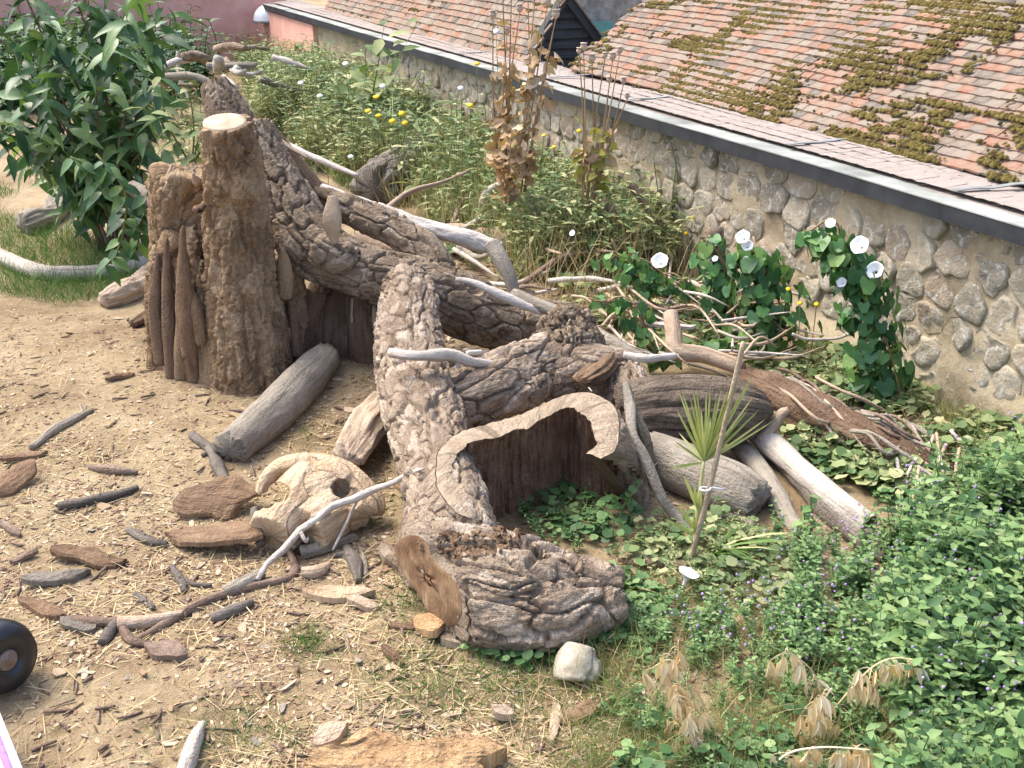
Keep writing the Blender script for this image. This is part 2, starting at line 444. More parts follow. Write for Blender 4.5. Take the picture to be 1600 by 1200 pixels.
def end_cap(name, fr, end, mat, parent, off=0.004, ns_skip=1, sc=1.0):
    """sawn face just proud of a tube's end, following its outline"""
    C, T, N, B, rr, rad = fr; i = -1 if end else 0; sg = 1 if end else -1
    ns = rad.shape[1]; th_ = np.linspace(0, 2 * math.pi, ns, endpoint=False)
    rd = rad[i]; rd = (rd + np.roll(rd, 1) + np.roll(rd, -1)) / 3 * sc * 0.97
    k = 5; V = []; bk = []
    for a in np.linspace(0.0, 1, k + 1)[1:]:
        V.append(C[i] + (N[i] * np.cos(th_)[:, None] + B[i] * np.sin(th_)[:, None]) * (rd * a)[:, None] + T[i] * sg * off)
        bk.append(np.stack([np.cos(th_) * rd * a + 0.02, np.sin(th_) * rd * a, np.zeros(ns)], 1))
    V.append(C[i] + (N[i] * np.cos(th_)[:, None] + B[i] * np.sin(th_)[:, None]) * rd[:, None] - T[i] * sg * 0.012); bk.append(bk[-1])
    V = np.vstack(V + [C[i:i + 1] if i == 0 else C[-1:]]); V[-1] += T[i] * sg * off
    bk = np.vstack(bk + [np.array([[0.02, 0, 0]])])
    Q = grid_quads(k + 1, ns); j = np.arange(ns); t = np.stack([np.full(ns, len(V) - 1), j, (j + 1) % ns], 1)
    if not end: Q = Q[:, ::-1]; t = t[:, ::-1]
    Q = Q[:, ::-1]
    return part(name, V, Q, t, MT[mat], parent, attrs={'bk': bk}, smooth=True)
def fused(name, tubes, mat, parent, vox=0.011, kind='plate', amp=0.014, sc=20, smooth=6, extra=None, lob=0.12, cut=None, planes=()):
    """several limbs grown into one body: voxel union, smoothed, then bark relief along each limb's grain.
    tubes: list of (P, r)"""
    acc = Acc(); CL = []; RL = []; SL = []; TL = []; NL = []; BL = []; s0 = 0
    for tb in tubes:
        P, r = tb[:2]; fl = tb[2] if len(tb) > 2 else 1.0
        V, Q, t, bk, fr = tube_data(P, r, 40, 40, flat=fl, lob=lob); acc.add(V, Q, t)
        C, T, N, B, rr, rad = fr; s = np.r_[0, np.cumsum(np.linalg.norm(np.diff(C, axis=0), axis=1))] + s0; s0 = s[-1] + 1.0
        CL.append(C); RL.append(rr); SL.append(s); TL.append(T); NL.append(N); BL.append(B)
    if extra: extra(acc)
    V, q, t, a = acc.data()
    me = mesh_np('tmp', V, q, t); o = bpy.data.objects.new('tmp', me); COL.objects.link(o)
    md = o.modifiers.new('r', 'REMESH'); md.mode = 'VOXEL'; md.voxel_size = vox
    co_ = None
    if cut:
        ac = Acc()
        for P, r in cut: V, Q, t, bk, fr = tube_data(P, r, 30, 30, lob=.1); ac.add(V, Q, t)
        V, q, t, a = ac.data(); cm = mesh_np('cutter', V, q, t); co_ = bpy.data.objects.new('cutter', cm); COL.objects.link(co_)
        mb = o.modifiers.new('b', 'BOOLEAN'); mb.operation = 'DIFFERENCE'; mb.object = co_; mb.solver = 'EXACT'; mb.use_self = True
        m3 = o.modifiers.new('r2', 'REMESH'); m3.mode = 'VOXEL'; m3.voxel_size = vox
    ms = o.modifiers.new('s', 'SMOOTH'); ms.factor = 0.5; ms.iterations = smooth
    dg = bpy.context.evaluated_depsgraph_get(); ev = o.evaluated_get(dg); m2 = ev.to_mesh()
    n = len(m2.vertices); W = np.zeros(n * 3, np.float32); m2.vertices.foreach_get('co', W); W = W.reshape(-1, 3).astype(float)
    Nn = np.zeros(n * 3, np.float32); m2.vertices.foreach_get('normal', Nn); Nn = Nn.reshape(-1, 3).astype(float)
    Q2 = []; T2 = []
    lt = np.zeros(len(m2.polygons), np.int32); m2.polygons.foreach_get('loop_total', lt)
    li = np.zeros(len(m2.loops), np.int32); m2.loops.foreach_get('vertex_index', li)
    st = np.r_[0, np.cumsum(lt)[:-1]]
    Q2 = li[st[lt == 4][:, None] + np.arange(4)]; T2 = li[st[lt == 3][:, None] + np.arange(3)] if (lt == 3).any() else None
    ev.to_mesh_clear(); bpy.data.objects.remove(o); bpy.data.meshes.remove(me)
    if co_: bpy.data.objects.remove(co_); bpy.data.meshes.remove(cm)
    C = np.vstack(CL); r = np.concatenate(RL); S = np.concatenate(SL); TT = np.vstack(TL); NN = np.vstack(NL); BB = np.vstack(BL)
    bk = np.zeros((n, 3)); OFF[0] += 1
    for i in range(0, n, 20000):
        w = W[i:i + 20000]
        d2 = ((w[:, None] - C[None]) ** 2).sum(-1) / (r[None] ** 2)
        k = d2.argmin(1); dv = w - C[k]; al = (dv * TT[k]).sum(1)
        x = (dv * NN[k]).sum(1); y = (dv * BB[k]).sum(1); h = np.sqrt(x * x + y * y) + 1e-9; rm = np.minimum(r[k], 0.3)
        bk[i:i + 20000] = np.stack([x / h * rm, y / h * rm, S[k] + al], 1)
    bk[:, 0] += OFF[0] * 1.3
    d = rough_disp(bk, kind, amp, sc)
    W = W + Nn * d[:, None]
    for p0, nn, rad in planes:                   # saw cuts
        e = (W - p0) @ nn; k = (e > 0) & (np.linalg.norm(W - p0, axis=1) < rad); W[k] -= nn * e[k][:, None]
    return part(name, W, Q2, T2, MT[mat], parent, attrs={'bk': bk})
def bark_piece(a, b, wpx, mat='redbark', curl=0.5, thick=0.012, name='bark_piece', label=None, cat='bark', group=None, lift=0.0, seed=None, tilt=0.0, nl=22, nw=16, wav=0.012, flip=False, taper=0.5, parent=None):
    """loose curled slab lying on the soil between two photo points"""
    A = G(*a); B = G(*b); mid = (A + B) / 2; L = np.linalg.norm(B - A); w = M(wpx, mid)
    u = nrm((B - A) * [1, 1, 0]); v = np.cross([0, 0, 1], u); OFF[0] += 1
    s = np.linspace(-.5, .5, nl); q = np.linspace(-.5, .5, nw); S, Q = np.meshgrid(s, q, indexing='ij')
    pn = np.stack([S * L * 6 + OFF[0] * 5.1, Q * w * 6, S * 0 + 2.2], -1)
    sk = random.uniform(-.5, .5)
    ww = (1 - taper * (2 * np.abs(S)) ** 4) * (1 + 0.5 * fbm(pn * [1.6, 0, 1] + np.sign(Q)[..., None] * 3, 3))
    X = S * L * (1 + 0.35 * fbm(pn * [0, 2.2, 1] + np.sign(S)[..., None] * 5, 3)) + sk * Q * w; Yq = Q * w * ww
    z = curl * w * (0.25 - Q ** 2 * (1 if not flip else -1)) + wav * 1.6 * fbm(pn * 1.7, 4) + tilt * Yq + S * L * random.gauss(0, .12)
    def lay(dz):
        xy = mid[None, None, :2] + X[..., None] * u[:2] + Yq[..., None] * v[:2]
        return np.dstack([xy, np.zeros_like(z)[..., None] + (z + dz)[..., None]])
    top = lay(thick / 2 + .4 * wav * 1.0); bot = lay(-thick / 2)
    g = terrain(top[..., 0], top[..., 1]); mn = (bot[..., 2] - g).min(); sh = -mn + lift - 0.004
    top[..., 2] += sh; bot[..., 2] += sh
    n = nl * nw; V = np.vstack([top.reshape(-1, 3), bot.reshape(-1, 3)]); Q1 = grid_quads(nl, nw, False)
    e = np.r_[np.arange(nw), np.arange(1, nl) * nw + nw - 1, (nl - 1) * nw + np.arange(nw - 2, -1, -1), np.arange(nl - 2, 0, -1) * nw]
    e2 = np.roll(e, -1); Q3 = np.stack([e, e2, e2 + n, e + n], 1)
    bk1 = np.stack([(Q * w).ravel(), z.ravel(), (S * L).ravel()], 1); bk = np.vstack([bk1, bk1]) + OFF[0] * 1.7
    o = part(name, V, np.vstack([Q1[:, ::-1], Q1 + n, Q3[:, ::-1] if False else Q3]), None, MT[mat] if isinstance(mat, str) else mat, parent, attrs={'bk': bk}, smooth=False)
    if parent is None: tagit(o, label, cat, group)
    return o
def stick(pts, mat, label, name='stick', cat='stick', group=None, sink=0.7, lift=0.0, forks=(), ns=8, nl=26, amp=0.15, zs=None, ys=None):
    """a loose stick: (px,py,rpx) points; forks = further point lists grown from it"""
    acc = Acc()
    def conv(pp, z_=None, y_=None):
        if y_ is not None: P = [Yp(p[0], p[1], yy) for p, yy in zip(pp, y_)]; return P, [M(p[2], q) for p, q in zip(pp, P)]
        if z_ is not None: P = [Zp(p[0], p[1], zz) for p, zz in zip(pp, z_)]; return P, [M(p[2], q) for p, q in zip(pp, P)]
        return log_pts(pp, sink, lift)
    P, r = conv(pts, zs, ys)
    r = [q * random.uniform(.82, 1.18) for q in r]; r[-1] *= .72
    rm = float(np.mean(r))
    if nl >= 20:                                 # broken-off side twigs
        Cs, rs = spline(P, r, 30)
        for _ in range(3):
            j = random.randrange(4, 27); d = nrm(rng.normal(0, 1, 3) * [1, 1, .5] + [0, 0, .5]) * min(rs[j], .007) * random.uniform(2, 4.5)
            add_tube(acc, [Cs[j], Cs[j] + d * .5, Cs[j] + d + rng.normal(0, rs[j] * .4, 3)], [min(rs[j], .012) * .5, min(rs[j], .012) * .4, min(rs[j], .01) * .22], 5, 6)
    add_tube(acc, P, r, nl, ns, kind='plain', amp=rm * amp * 2.2, sc=0.9 / rm, lob=0.22)
    base = P[0]
    for fk in forks:
        pp, z_ = fk if isinstance(fk, tuple) else (fk, None)
        P2, r2 = conv(pp, z_); add_tube(acc, P2, r2, 12, max(5, ns - 2), kind='plain', amp=float(np.mean(r2)) * amp * 2, sc=1 / float(np.mean(r2)), lob=0.1)
    o = acc.part(name, MT[mat]); tagit(o, label, cat, group); return o

# leaf templates: length along +Y, face up +Z
def leaf_T(prof, fold=0.12, droop=0.15, wave=0.0):
    """prof: list of (t, halfwidth); first and last are the ends"""
    c = []; l = []; r = []
    for i, (t, w) in enumerate(prof):
        z = -droop * t * t
        c.append((0, t, z))
        if 0 < i < len(prof) - 1:
            dz = fold * w + wave * ((-1) ** i) * w
            tt = t - (0.0 if t >= 0 else 0)
            l.append((-w, tt, z + dz)); r.append((w, tt, z + dz))
    k = len(c); m = len(l); V = np.array(c + l + r); q = []; tr = []
    for s, o in ((0, k), (1, k + m)):
        f = lambda x: x if s else x[::-1]
        tr.append(f([0, 1, o])); tr.append(f([k - 2, k - 1, o + m - 1]))
        for i in range(m - 1): q.append(f([1 + i, 2 + i, o + i + 1, o + i]))
    return V, np.array(q).reshape(-1, 4), np.array(tr)
def heart_T():
    # midrib, then the two lobes reaching back behind the stalk
    V = [(0, 0, 0), (0, .35, .02), (0, .7, -.03), (0, 1, -.14)]
    sd = [(.16, -.17, .0), (.36, -.16, .03), (.45, .08, .06), (.36, .38, .04), (.18, .7, -.02)]
    V += [(-x, y, z) for x, y, z in sd] + sd
    q = []; t = []
    for o, s in ((4, 0), (9, 1)):
        fs_t = [[0, o, o + 1], [0, o + 1, o + 2], [2, 3, o + 4]]; fs_q = [[0, o + 2, o + 3, 1], [1, o + 3, o + 4, 2]]
        t += [x if not s else x[::-1] for x in fs_t]; q += [x if not s else x[::-1] for x in fs_q]
    return np.array(V), np.array(q), np.array(t)
L_LANCE = leaf_T([(0, 0), (.12, .06), (.3, .125), (.55, .12), (.8, .06), (1, 0)], .35, .35)
L_OVATE = leaf_T([(0, 0), (.12, .2), (.35, .3), (.62, .22), (.85, .09), (1, 0)], .25, .2, .06)
L_SMALL = leaf_T([(0, 0), (.3, .26), (.65, .2), (1, 0)], .2, .15)
L_MINT = leaf_T([(0, 0), (.12, .26), (.4, .33), (.72, .2), (1, 0)], .25, .2, .1)
L_ROUND = leaf_T([(0, 0), (.05, .3), (.3, .5), (.65, .47), (.92, .25), (1, 0)], .12, .05, .12)
L_STRAP = leaf_T([(0, .0), (.1, .02), (.4, .025), (.75, .018), (1, 0)], .5, .4)
L_HEART = heart_T()
def axes(d, up):
    """(N,3) leaf directions and face-up hints -> (N,3,3)"""
    d = d / (np.linalg.norm(d, axis=1)[:, None] + 1e-9); x = np.cross(d, up); x /= np.linalg.norm(x, axis=1)[:, None] + 1e-9
    return np.stack([x, d, np.cross(x, d)], -1)
def rnd_dirs(n, zlo=-.3, zhi=.6):
    a = rng.uniform(0, 2 * math.pi, n); z = rng.uniform(zlo, zhi, n); h = np.sqrt(1 - np.clip(z, -1, 1) ** 2)
    return np.stack([np.cos(a) * h, np.sin(a) * h, z], 1)
def in_poly(x, y, poly):
    ins = np.zeros(len(x), bool); j = len(poly) - 1
    for i in range(len(poly)):
        xi, yi = poly[i]; xj, yj = poly[j]
        ins ^= ((yi > y) != (yj > y)) & (x < (xj - xi) * (y - yi) / (yj - yi + 1e-9) + xi); j = i
    return ins
def px_scatter(poly, n, mask=None):
    """n ground points inside a photo polygon"""
    P = np.array(poly, float); lo, hi = P.min(0), P.max(0); X = []; c = 0
    while c < n:
        a = rng.uniform(lo, hi, (n * 3, 2)); a = a[in_poly(a[:, 0], a[:, 1], poly)]
        if mask is not None: a = a[mask(a)]
        X.append(a); c += len(a)
    a = np.vstack(X)[:n]; return Gv(a[:, 0], a[:, 1]), a
def instance(name, me, parent, loc, mat3, mat=None):
    o = bpy.data.objects.new(name, me); COL.objects.link(o); o.parent = parent
    m = Matrix(np.asarray(mat3).tolist()).to_4x4(); m.translation = Vector(np.asarray(loc) - WL[parent]); o.matrix_basis = m
    return o
# ================================================================== SETTING
# ---- ground: one sheet, finely modelled where the photograph looks
t = NT('soil'); co = t.coord('obj')
n1 = t.noise(co, 1.3, 5, 0.6, 0.3); n2 = t.noise(co, 14, 6, 0.7); n3 = t.noise(co, 70, 4, 0.75); n4 = t.noise(co, 4.2, 5, 0.65)
f = t.math('ADD', t.math('MULTIPLY', n1, 0.45), t.math('ADD', t.math('MULTIPLY', n2, 0.3), t.math('MULTIPLY', n3, 0.25)))
col = t.ramp(f, [(0.34, (.16, .105, .055)), (0.45, (.29, .21, .118)), (0.54, (.385, .295, .175)), (0.66, (.49, .395, .255))])
col = t.mix(t.ramp(n4, [(0.52, (0, 0, 0)), (0.68, (.65, .65, .65))]), col, (.21, .14, .08))
t.base(col, 0.95); t.bump(t.math('ADD', n3, t.math('MULTIPLY', n2, 0.8)), 0.9, 0.02); MT['soil'] = t.m
xs = np.r_[-60, -40, -25, -16, np.linspace(-10, -3.4, 60)[:-1], np.linspace(-3.4, 3.6, 440), np.linspace(3.6, 9, 40)[1:], 14, 22, 35, 60]
ys = np.r_[-8, -4, -1, 0.5, np.linspace(1.4, 2.2, 10)[:-1], np.linspace(2.2, 8.2, 400), np.linspace(8.2, 22, 200)[1:], 26, 34, 50, 90]
X, Y = np.meshgrid(xs, ys); hh = terrain(X, Y); hh = np.where((np.abs(X) > 30) | (Y > 30), 0, hh)
g = part('ground', np.stack([X.ravel(), Y.ravel(), hh.ravel()], 1), grid_quads(len(ys), len(xs), False), None, MT['soil'], base=(0, 0, 0)); tagit(g, kind='structure')
tagit(g, 'dry brown soil strewn with chips', None)

# ---- the long stone building: wall, gutter, shallow lean-to strip, tiled roof
YAW = math.atan(820 / (FPX / math.cos(PIT))); D0 = 4.72
w_ = np.array([-math.sin(YAW), math.cos(YAW), 0]); n_ = np.array([math.cos(YAW), math.sin(YAW), 0]); z_ = np.array([0, 0, 1.0])
def WP(s, d, z): return np.asarray(s)[..., None] * w_ + np.asarray(d)[..., None] * n_ + np.asarray(z)[..., None] * z_
def Np(px, py, d): return Pl(px, py, d * n_, n_)
def Sp(px, py, s): return Pl(px, py, s * w_, w_)
def boxw(acc, s0, s1, d0, d1, z0, z1, var=0.0, dz=0.0, nseg=1):
    """box in wall coordinates, optionally subdivided along its length with a slight wander"""
    S = np.linspace(s0, s1, nseg + 1); V = []
    for k, s in enumerate(S):
        j = dz * float(vn(np.array([[s * 1.3, d0 * 7, 3.3]]))[0])
        for d, z in ((d0, z0), (d1, z0), (d1, z1), (d0, z1)): V.append(s * w_ + d * n_ + (z + j) * z_)
    q = []
    for k in range(nseg):
        for a in range(4): b = (a + 1) % 4; q.append([k * 4 + a, k * 4 + b, k * 4 + 4 + b, k * 4 + 4 + a])
    q += [[3, 2, 1, 0], [nseg * 4, nseg * 4 + 1, nseg * 4 + 2, nseg * 4 + 3]]
    V = np.array(V); acc.add(V, q, None, var, np.stack([V @ n_, V[:, 2], V @ w_], 1))
t = NT('lime_mortar'); co = t.coord('obj'); n1 = t.noise(co, 2.2, 5, .6); n2 = t.noise(co, 25, 5, .7)
t.base(t.ramp(t.math('ADD', t.math('MULTIPLY', n1, .7), t.math('MULTIPLY', n2, .3)), [(.36, (.27, .21, .13)), (.5, (.41, .335, .22)), (.64, (.51, .43, .305))]), .95)
t.bump(t.math('ADD', n2, t.math('MULTIPLY', t.noise(co, 90, 3, .7), .5)), .7, .012); MT['mortar'] = t.m
t = NT('rubble_stone'); co = t.coord('obj'); n1 = t.noise(co, 6, 5, .65); n2 = t.noise(co, 45, 4, .7); v = t.var()
c1 = t.ramp(v, [(0, (.17, .15, .115)), (.2, (.25, .22, .165)), (.45, (.34, .295, .215)), (.72, (.44, .38, .28)), (.86, (.34, .25, .17)), (1, (.22, .205, .17))])
c1 = t.mix(t.ramp(n1, [(.35, (0, 0, 0)), (.7, (.7, .7, .7))]), c1, (.41, .355, .265)); 
c1 = t.mix(t.ramp(t.noise(co, 30, 3, .5), [(.57, (0, 0, 0)), (.63, (.8, .8, .8))]), c1, (.52, .50, .44))
t.base(c1, .92); t.bump(t.math('ADD', n1, n2), .8, .015); MT['stone'] = t.m
bld = thing('stone_outbuilding', 'long low stone outbuilding with mossy clay tiled roof and dark gutter', 'building', WP(6.0, D0, 0.0))
SW = np.linspace(1.2, 22.2, 380); ZW = np.r_[-.25, np.linspace(-.03, 1.1, 44)]
SS, ZZ = np.meshgrid(SW, ZW); dd = D0 - 0.016 - 0.036 * fbm(np.stack([SS * 3.5, ZZ * 4, SS * 0], -1), 5) - 0.05 * sst(.35, 0, ZZ) * (1 + fbm(np.stack([SS * 2, ZZ * 4, SS * 0 + 5], -1), 3))
wall = part('wall', WP(SS, dd, ZZ).reshape(-1, 3), grid_quads(len(ZW), len(SW), False), None, MT['mortar'], bld)
# stones: jittered cells clipped to polygons, bedded in the mortar
def clip(poly, a, b):
    m = (a + b) / 2; nv = b - a; out = []
    for i in range(len(poly)):
        p, q = poly[i], poly[(i + 1) % len(poly)]; dp, dq = (p - m) @ nv, (q - m) @ nv
        if dp <= 0: out.append(p)
        if dp * dq < 0: out.append(p + (q - p) * (dp / (dp - dq)))
    return out
pts = []
zr = 0.02; row = 0
while zr < 1.02:
    rh = random.uniform(.15, .21); s = 2.2 + random.uniform(0, .2)
    while s < 15.5:
        ww = random.uniform(.17, .34); pts.append((s + ww / 2, min(zr + rh / 2 + random.uniform(-.035, .035), 1.05))); s += ww
    zr += rh
pts = np.array(pts); nst = 0
for i, p in enumerate(pts):
    poly = [np.array(c) for c in ((p[0] - .3, -.04), (p[0] + .3, -.04), (p[0] + .3, 1.085), (p[0] - .3, 1.085))]
    for j in np.argsort(((pts - p) ** 2).sum(1))[1:16]:
        poly = clip(poly, p, pts[j])
        if len(poly) < 3: break
    if len(poly) < 3 or random.random() < .07: continue
    poly = np.array(poly); c = poly.mean(0); ang = np.linspace(0, 2 * math.pi, 15)[:-1]; rad = []
    for a in ang:
        d = np.array([math.cos(a), math.sin(a)]); best = .4
        for k in range(len(poly)):
            q0, q1 = poly[k], poly[(k + 1) % len(poly)]; e = q1 - q0; den = d[0] * e[1] - d[1] * e[0]
            if abs(den) < 1e-9: continue
            tt = ((q0[0] - c[0]) * e[1] - (q0[1] - c[1]) * e[0]) / den; uu = ((q0[0] - c[0]) * d[1] - (q0[1] - c[1]) * d[0]) / den
            if tt > 0 and -1e-6 <= uu <= 1 + 1e-6: best = min(best, tt)
        rad.append(best)
    rad = np.array(rad); rad = .7 * rad + .15 * (np.roll(rad, 1) + np.roll(rad, -1)); rad = np.minimum(rad, .2) - random.uniform(.002, .016)
    rad = np.maximum(rad * (1 + .09 * rng.standard_normal(14)), .02); prot = random.uniform(.001, .014); V = []; tilt = rng.normal(0, .09, 2)
    for f, h in ((1.0, -.05), (1.0, -.006), (.95, prot * .5), (.78, prot * .85), (.42, prot)):
        jj = rng.normal(0, .004, 14)
        for a, r, j in zip(ang, rad, jj):
            ds, dz = math.cos(a) * r * f, math.sin(a) * r * f
            V.append((c[0] + ds) * w_ + (D0 - .022 - h + j * (h > 0) * 1.6 - (tilt @ [ds, dz]) * (h > 0)) * n_ + (c[1] + dz) * z_)
    V.append(c[0] * w_ + (D0 - .022 - prot * 1.05) * n_ + c[1] * z_)
    k = len(V) - 1; q = grid_quads(5, 14); tr = np.stack([np.full(14, k), 56 + np.arange(14), 56 + (np.arange(14) + 1) % 14], 1)
    V = np.array(V); b = WP(c[0], D0 - .02, c[1])
    me = mesh_np('stone', V - b, q, tr, MT['stone'], True)
    o = put('stone', me, wall, b - WL[wall]); nst += 1
MT['lead'] = plain_mat('weathered_lead', (.18, .19, .185), (.32, .33, .31), 5, .55, .25, .4)
MT['gutter'] = plain_mat('dark_gutter', (.018, .02, .023), (.04, .043, .047), 4, .6, .15, .3)
MT['gutterlip'] = plain_mat('lichened_gutter_top', (.16, .17, .15), (.42, .43, .39), 1.5, .7, .3, .3)
MT['eaveboard'] = plain_mat('red_brown_eaves_board', (.07, .035, .028), (.12, .06, .045), 9, .8, .3)
a = Acc(); boxw(a, 1.2, 22.2, D0 - .045, D0 + .1, 1.06, 1.125, 0, .004, 60); a.part('eaves_board', MT['eaveboard'], bld, smooth=False)
a = Acc(); boxw(a, 1.2, 22.2, D0 - .15, D0 + .02, 1.086, 1.178, 0, .005, 60); gut = a.part('gutter', MT['gutter'], bld, smooth=False)
a = Acc(); boxw(a, 1.2, 22.2, D0 - .154, D0 + .03, 1.178, 1.186, 0, .006, 60); a.part('gutter_lip', MT['gutterlip'], gut, smooth=False)
def tile_mat(name, ramp):
    t = NT(name); co = t.coord('obj'); v = t.var(); n = t.noise(co, 22, 5, .7); n2 = t.noise(co, 110, 3, .7); n3 = t.noise(co, 5, 4, .6)
    c = t.ramp(v, ramp); c = t.mix(t.ramp(n, [(.42, (0, 0, 0)), (.72, (.75, .75, .75))]), c, (.28, .235, .19)); c = t.mix(t.ramp(n3, [(.55, (0, 0, 0)), (.75, (.5, .5, .5))]), c, (.15, .12, .095))
    t.base(c, .9); t.bump(t.math('ADD', n, n2), .6, .006); return t.m
MT['tile'] = tile_mat('clay_tile', [(0, (.25, .11, .065)), (.12, (.27, .14, .085)), (.24, (.26, .165, .115)), (.40, (.235, .175, .13)), (.56, (.25, .205, .16)), (.72, (.17, .135, .105)), (.82, (.25, .135, .09)), (.92, (.13, .107, .085)), (1, (.09, .08, .068))])
MT['striptile'] = tile_mat('grey_strip_tile', [(0, (.31, .265, .235)), (.4, (.325, .28, .25)), (.7, (.34, .295, .265)), (1, (.30, .255, .225))])
def tile_T(wd, ln, th, k):
    r = np.random.default_rng(k); V = []
    nx = 4
    for z in (0, 1):
        for v in (0, 1):
            for i in range(nx):
                x = (i / (nx - 1) - .5) * wd
                jag = (r.uniform(-.005, .002) if v == 0 else 0)
                V.append((x, (v * ln) + jag, (z * th) + r.uniform(-.0015, .0015) + .002 * math.cos(x / wd * 3)))
    q = []
    I = lambda z, v, i: z * 2 * nx + v * nx + i
    for i in range(nx - 1):
        q += [[I(1, 0, i), I(1, 0, i + 1), I(1, 1, i + 1), I(1, 1, i)], [I(0, 0, i), I(0, 0, i + 1), I(1, 0, i + 1), I(1, 0, i)]]
    q += [[I(0, 1, 0), I(0, 0, 0), I(1, 0, 0), I(1, 1, 0)], [I(0, 0, 3), I(0, 1, 3), I(1, 1, 3), I(1, 0, 3)]]
    return np.array(V), np.array(q), np.zeros((0, 3), int)
def project(P):
    P = np.asarray(P) - _C; d = P @ _F; return 800 + FPX * (P @ _R) / d, 600 - FPX * (P @ _U) / d, d
def tile_field(sr, wd, gauge, rows, org, slope_p, roof, mat, nparts, th=.014, lap=1.75, jit=1.0, skip=None, tl=.17):
    """courses of lapped tiles; org(s)= eave point; nearest nparts are objects, the rest one mesh"""
    sl = np.array([math.cos(slope_p), math.sin(slope_p)])
    up = sl[0] * n_ + sl[1] * z_; nor = -sl[1] * n_ + sl[0] * z_
    T = [tile_T(wd * .985, gauge * lap, th, k) for k in range(6)]; L = []
    for r in range(rows):
        s = sr[0] + (r % 2) * wd / 2 + random.uniform(-.02, .02)
        while s < sr[1]:
            p = org(s) + up * (r * gauge + random.uniform(-.004, .004) * jit)
            if skip is None or not skip(s, r):
                sag = .02 * float(np.sin(s * 1.1) + .6 * np.sin(s * 2.3 + r * .4)) * r / rows
                el = tl + random.gauss(0, .014) * jit; yw = random.gauss(0, .022) * jit; ro = random.gauss(0, .012) * jit
                y = up * math.cos(el) - nor * math.sin(el) + w_ * yw; y = nrm(y); x = nrm(-w_ + nor * ro - y * 0); x = nrm(x - y * (x @ y)); zz = np.cross(x, y)
                L.append((p + nor * (sag + .012), np.stack([x, y, zz], 1), random.randrange(6)))
            s += wd * random.uniform(.99, 1.012)
    P = np.array([l[0] for l in L]); px, py, d = project(P)
    key = np.where((px > -20) & (px < 1620) & (py > -12) & (py < 1220), d, d + 100); order = np.argsort(key)
    mes = [mesh_np('tile', *(T[k][0], T[k][1]), None, mat, False) for k in range(6)] if nparts else None
    for i in order[:nparts]: instance('tile', mes[L[i][2]], roof, L[i][0], L[i][1])
    a = Acc()
    for k in range(6):
        ids = [i for i in order[nparts:] if L[i][2] == k]
        if ids: a.many(T[k], P[ids], np.array([L[i][1] for i in ids]), rng.uniform(0, 1, len(ids)))
    o = a.part('distant_tiles', mat, roof, smooth=False); o['kind'] = 'stuff'
    return up, nor
# shallow strip of small grey tiles behind the gutter
a = Acc(); boxw(a, 1.2, 22.2, D0 + .0, D0 + .45, 1.15, 1.186); strip = a.part('lean_to_strip', MT['striptile'], bld, smooth=False)
tile_field((1.3, 22.1), .11, .105, 4, lambda s: s * w_ + (D0 + .012) * n_ + 1.2 * z_, R_(3.2), strip, MT['striptile'], 0, th=.004, jit=.5, tl=.035)
for px_, py_ in ((905, 130), (1035, 163), (1300, 217), (1570, 295), (760, 92)):
    p = Np(px_, py_, D0 + .3); s = p @ w_; a = Acc()
    for k in range(6):
        f0, f1 = k / 6, (k + 1) / 6
    V = []; 
    for f in np.linspace(0, 1, 7):
        for e, hz in ((-.022, 0), (.022, 0), (.022, .006), (-.022, .006)):
            V.append((s + .10 * (.5 - f) + e) * w_ + (D0 - .02 + .42 * f) * n_ + (1.226 + .021 * f + hz + .004 * math.sin(f * 9)) * z_)
    q = [[k * 4 + b, k * 4 + (b + 1) % 4, k * 4 + 4 + (b + 1) % 4, k * 4 + 4 + b] for k in range(6) for b in range(4)] + [[3, 2, 1, 0], [24, 25, 26, 27]]
    part('flashing', V, q, None, MT['lead'], strip, smooth=False)
# main roof
RP = R_(37); EN, EZ = D0 + .40, 1.235
sv = float(Np(884, 108, EN) @ w_)
SLOPE = 1.5; GA = .074; ROWS = int(SLOPE / GA)
a = Acc(); s0, s1 = 1.2, sv - .02
V = [s * w_ + d * n_ + z * z_ for s in (s0, s1) for d, z in ((EN + .03, EZ - .03), (EN + SLOPE * math.cos(RP), EZ - .0 + SLOPE * math.sin(RP) - .01), (EN + 2 * SLOPE * math.cos(RP), EZ - .03), (EN + .03, EZ - .25))]
a.add(V, [[0, 1, 5, 4], [1, 2, 6, 5], [2, 3, 7, 6], [3, 0, 4, 7], [3, 2, 1, 0], [4, 5, 6, 7]])
roof = a.part('roof', MT['eaveboard'], bld, smooth=False)
RUP, RNOR = tile_field((1.3, sv - .05), .122, GA, ROWS, lambda s: s * w_ + (EN + .006 * math.sin(s * 3.1)) * n_ + (EZ + .012 * math.sin(s * .9)) * z_, RP, roof, MT['tile'], 300)
# ridge tiles
s = 1.3
while s < sv - .3:
    top = s * w_ + (EN + SLOPE * math.cos(RP)) * n_ + (EZ + SLOPE * math.sin(RP) + .005 + random.uniform(-.008, .008)) * z_
    acc = Acc(); ang = np.linspace(-.1, math.pi + .1, 9); V = []
    for sx in (0, .31):
        for rr in (.105, .088):
            for aa in ang: V.append(top + sx * w_ + n_ * (math.cos(aa) * rr) + z_ * (math.sin(aa) * rr * .8 - .03))
    V = np.array(V); I = lambda e, l, k: e * 18 + l * 9 + k; q = []
    for k in range(8): q += [[I(0, 0, k), I(0, 0, k + 1), I(1, 0, k + 1), I(1, 0, k)], [I(0, 0, k + 1), I(0, 0, k), I(0, 1, k), I(0, 1, k + 1)], [I(1, 0, k), I(1, 0, k + 1), I(1, 1, k + 1), I(1, 1, k)]]
    part('ridge_tile', V, q, None, MT['tile'], roof); s += .318
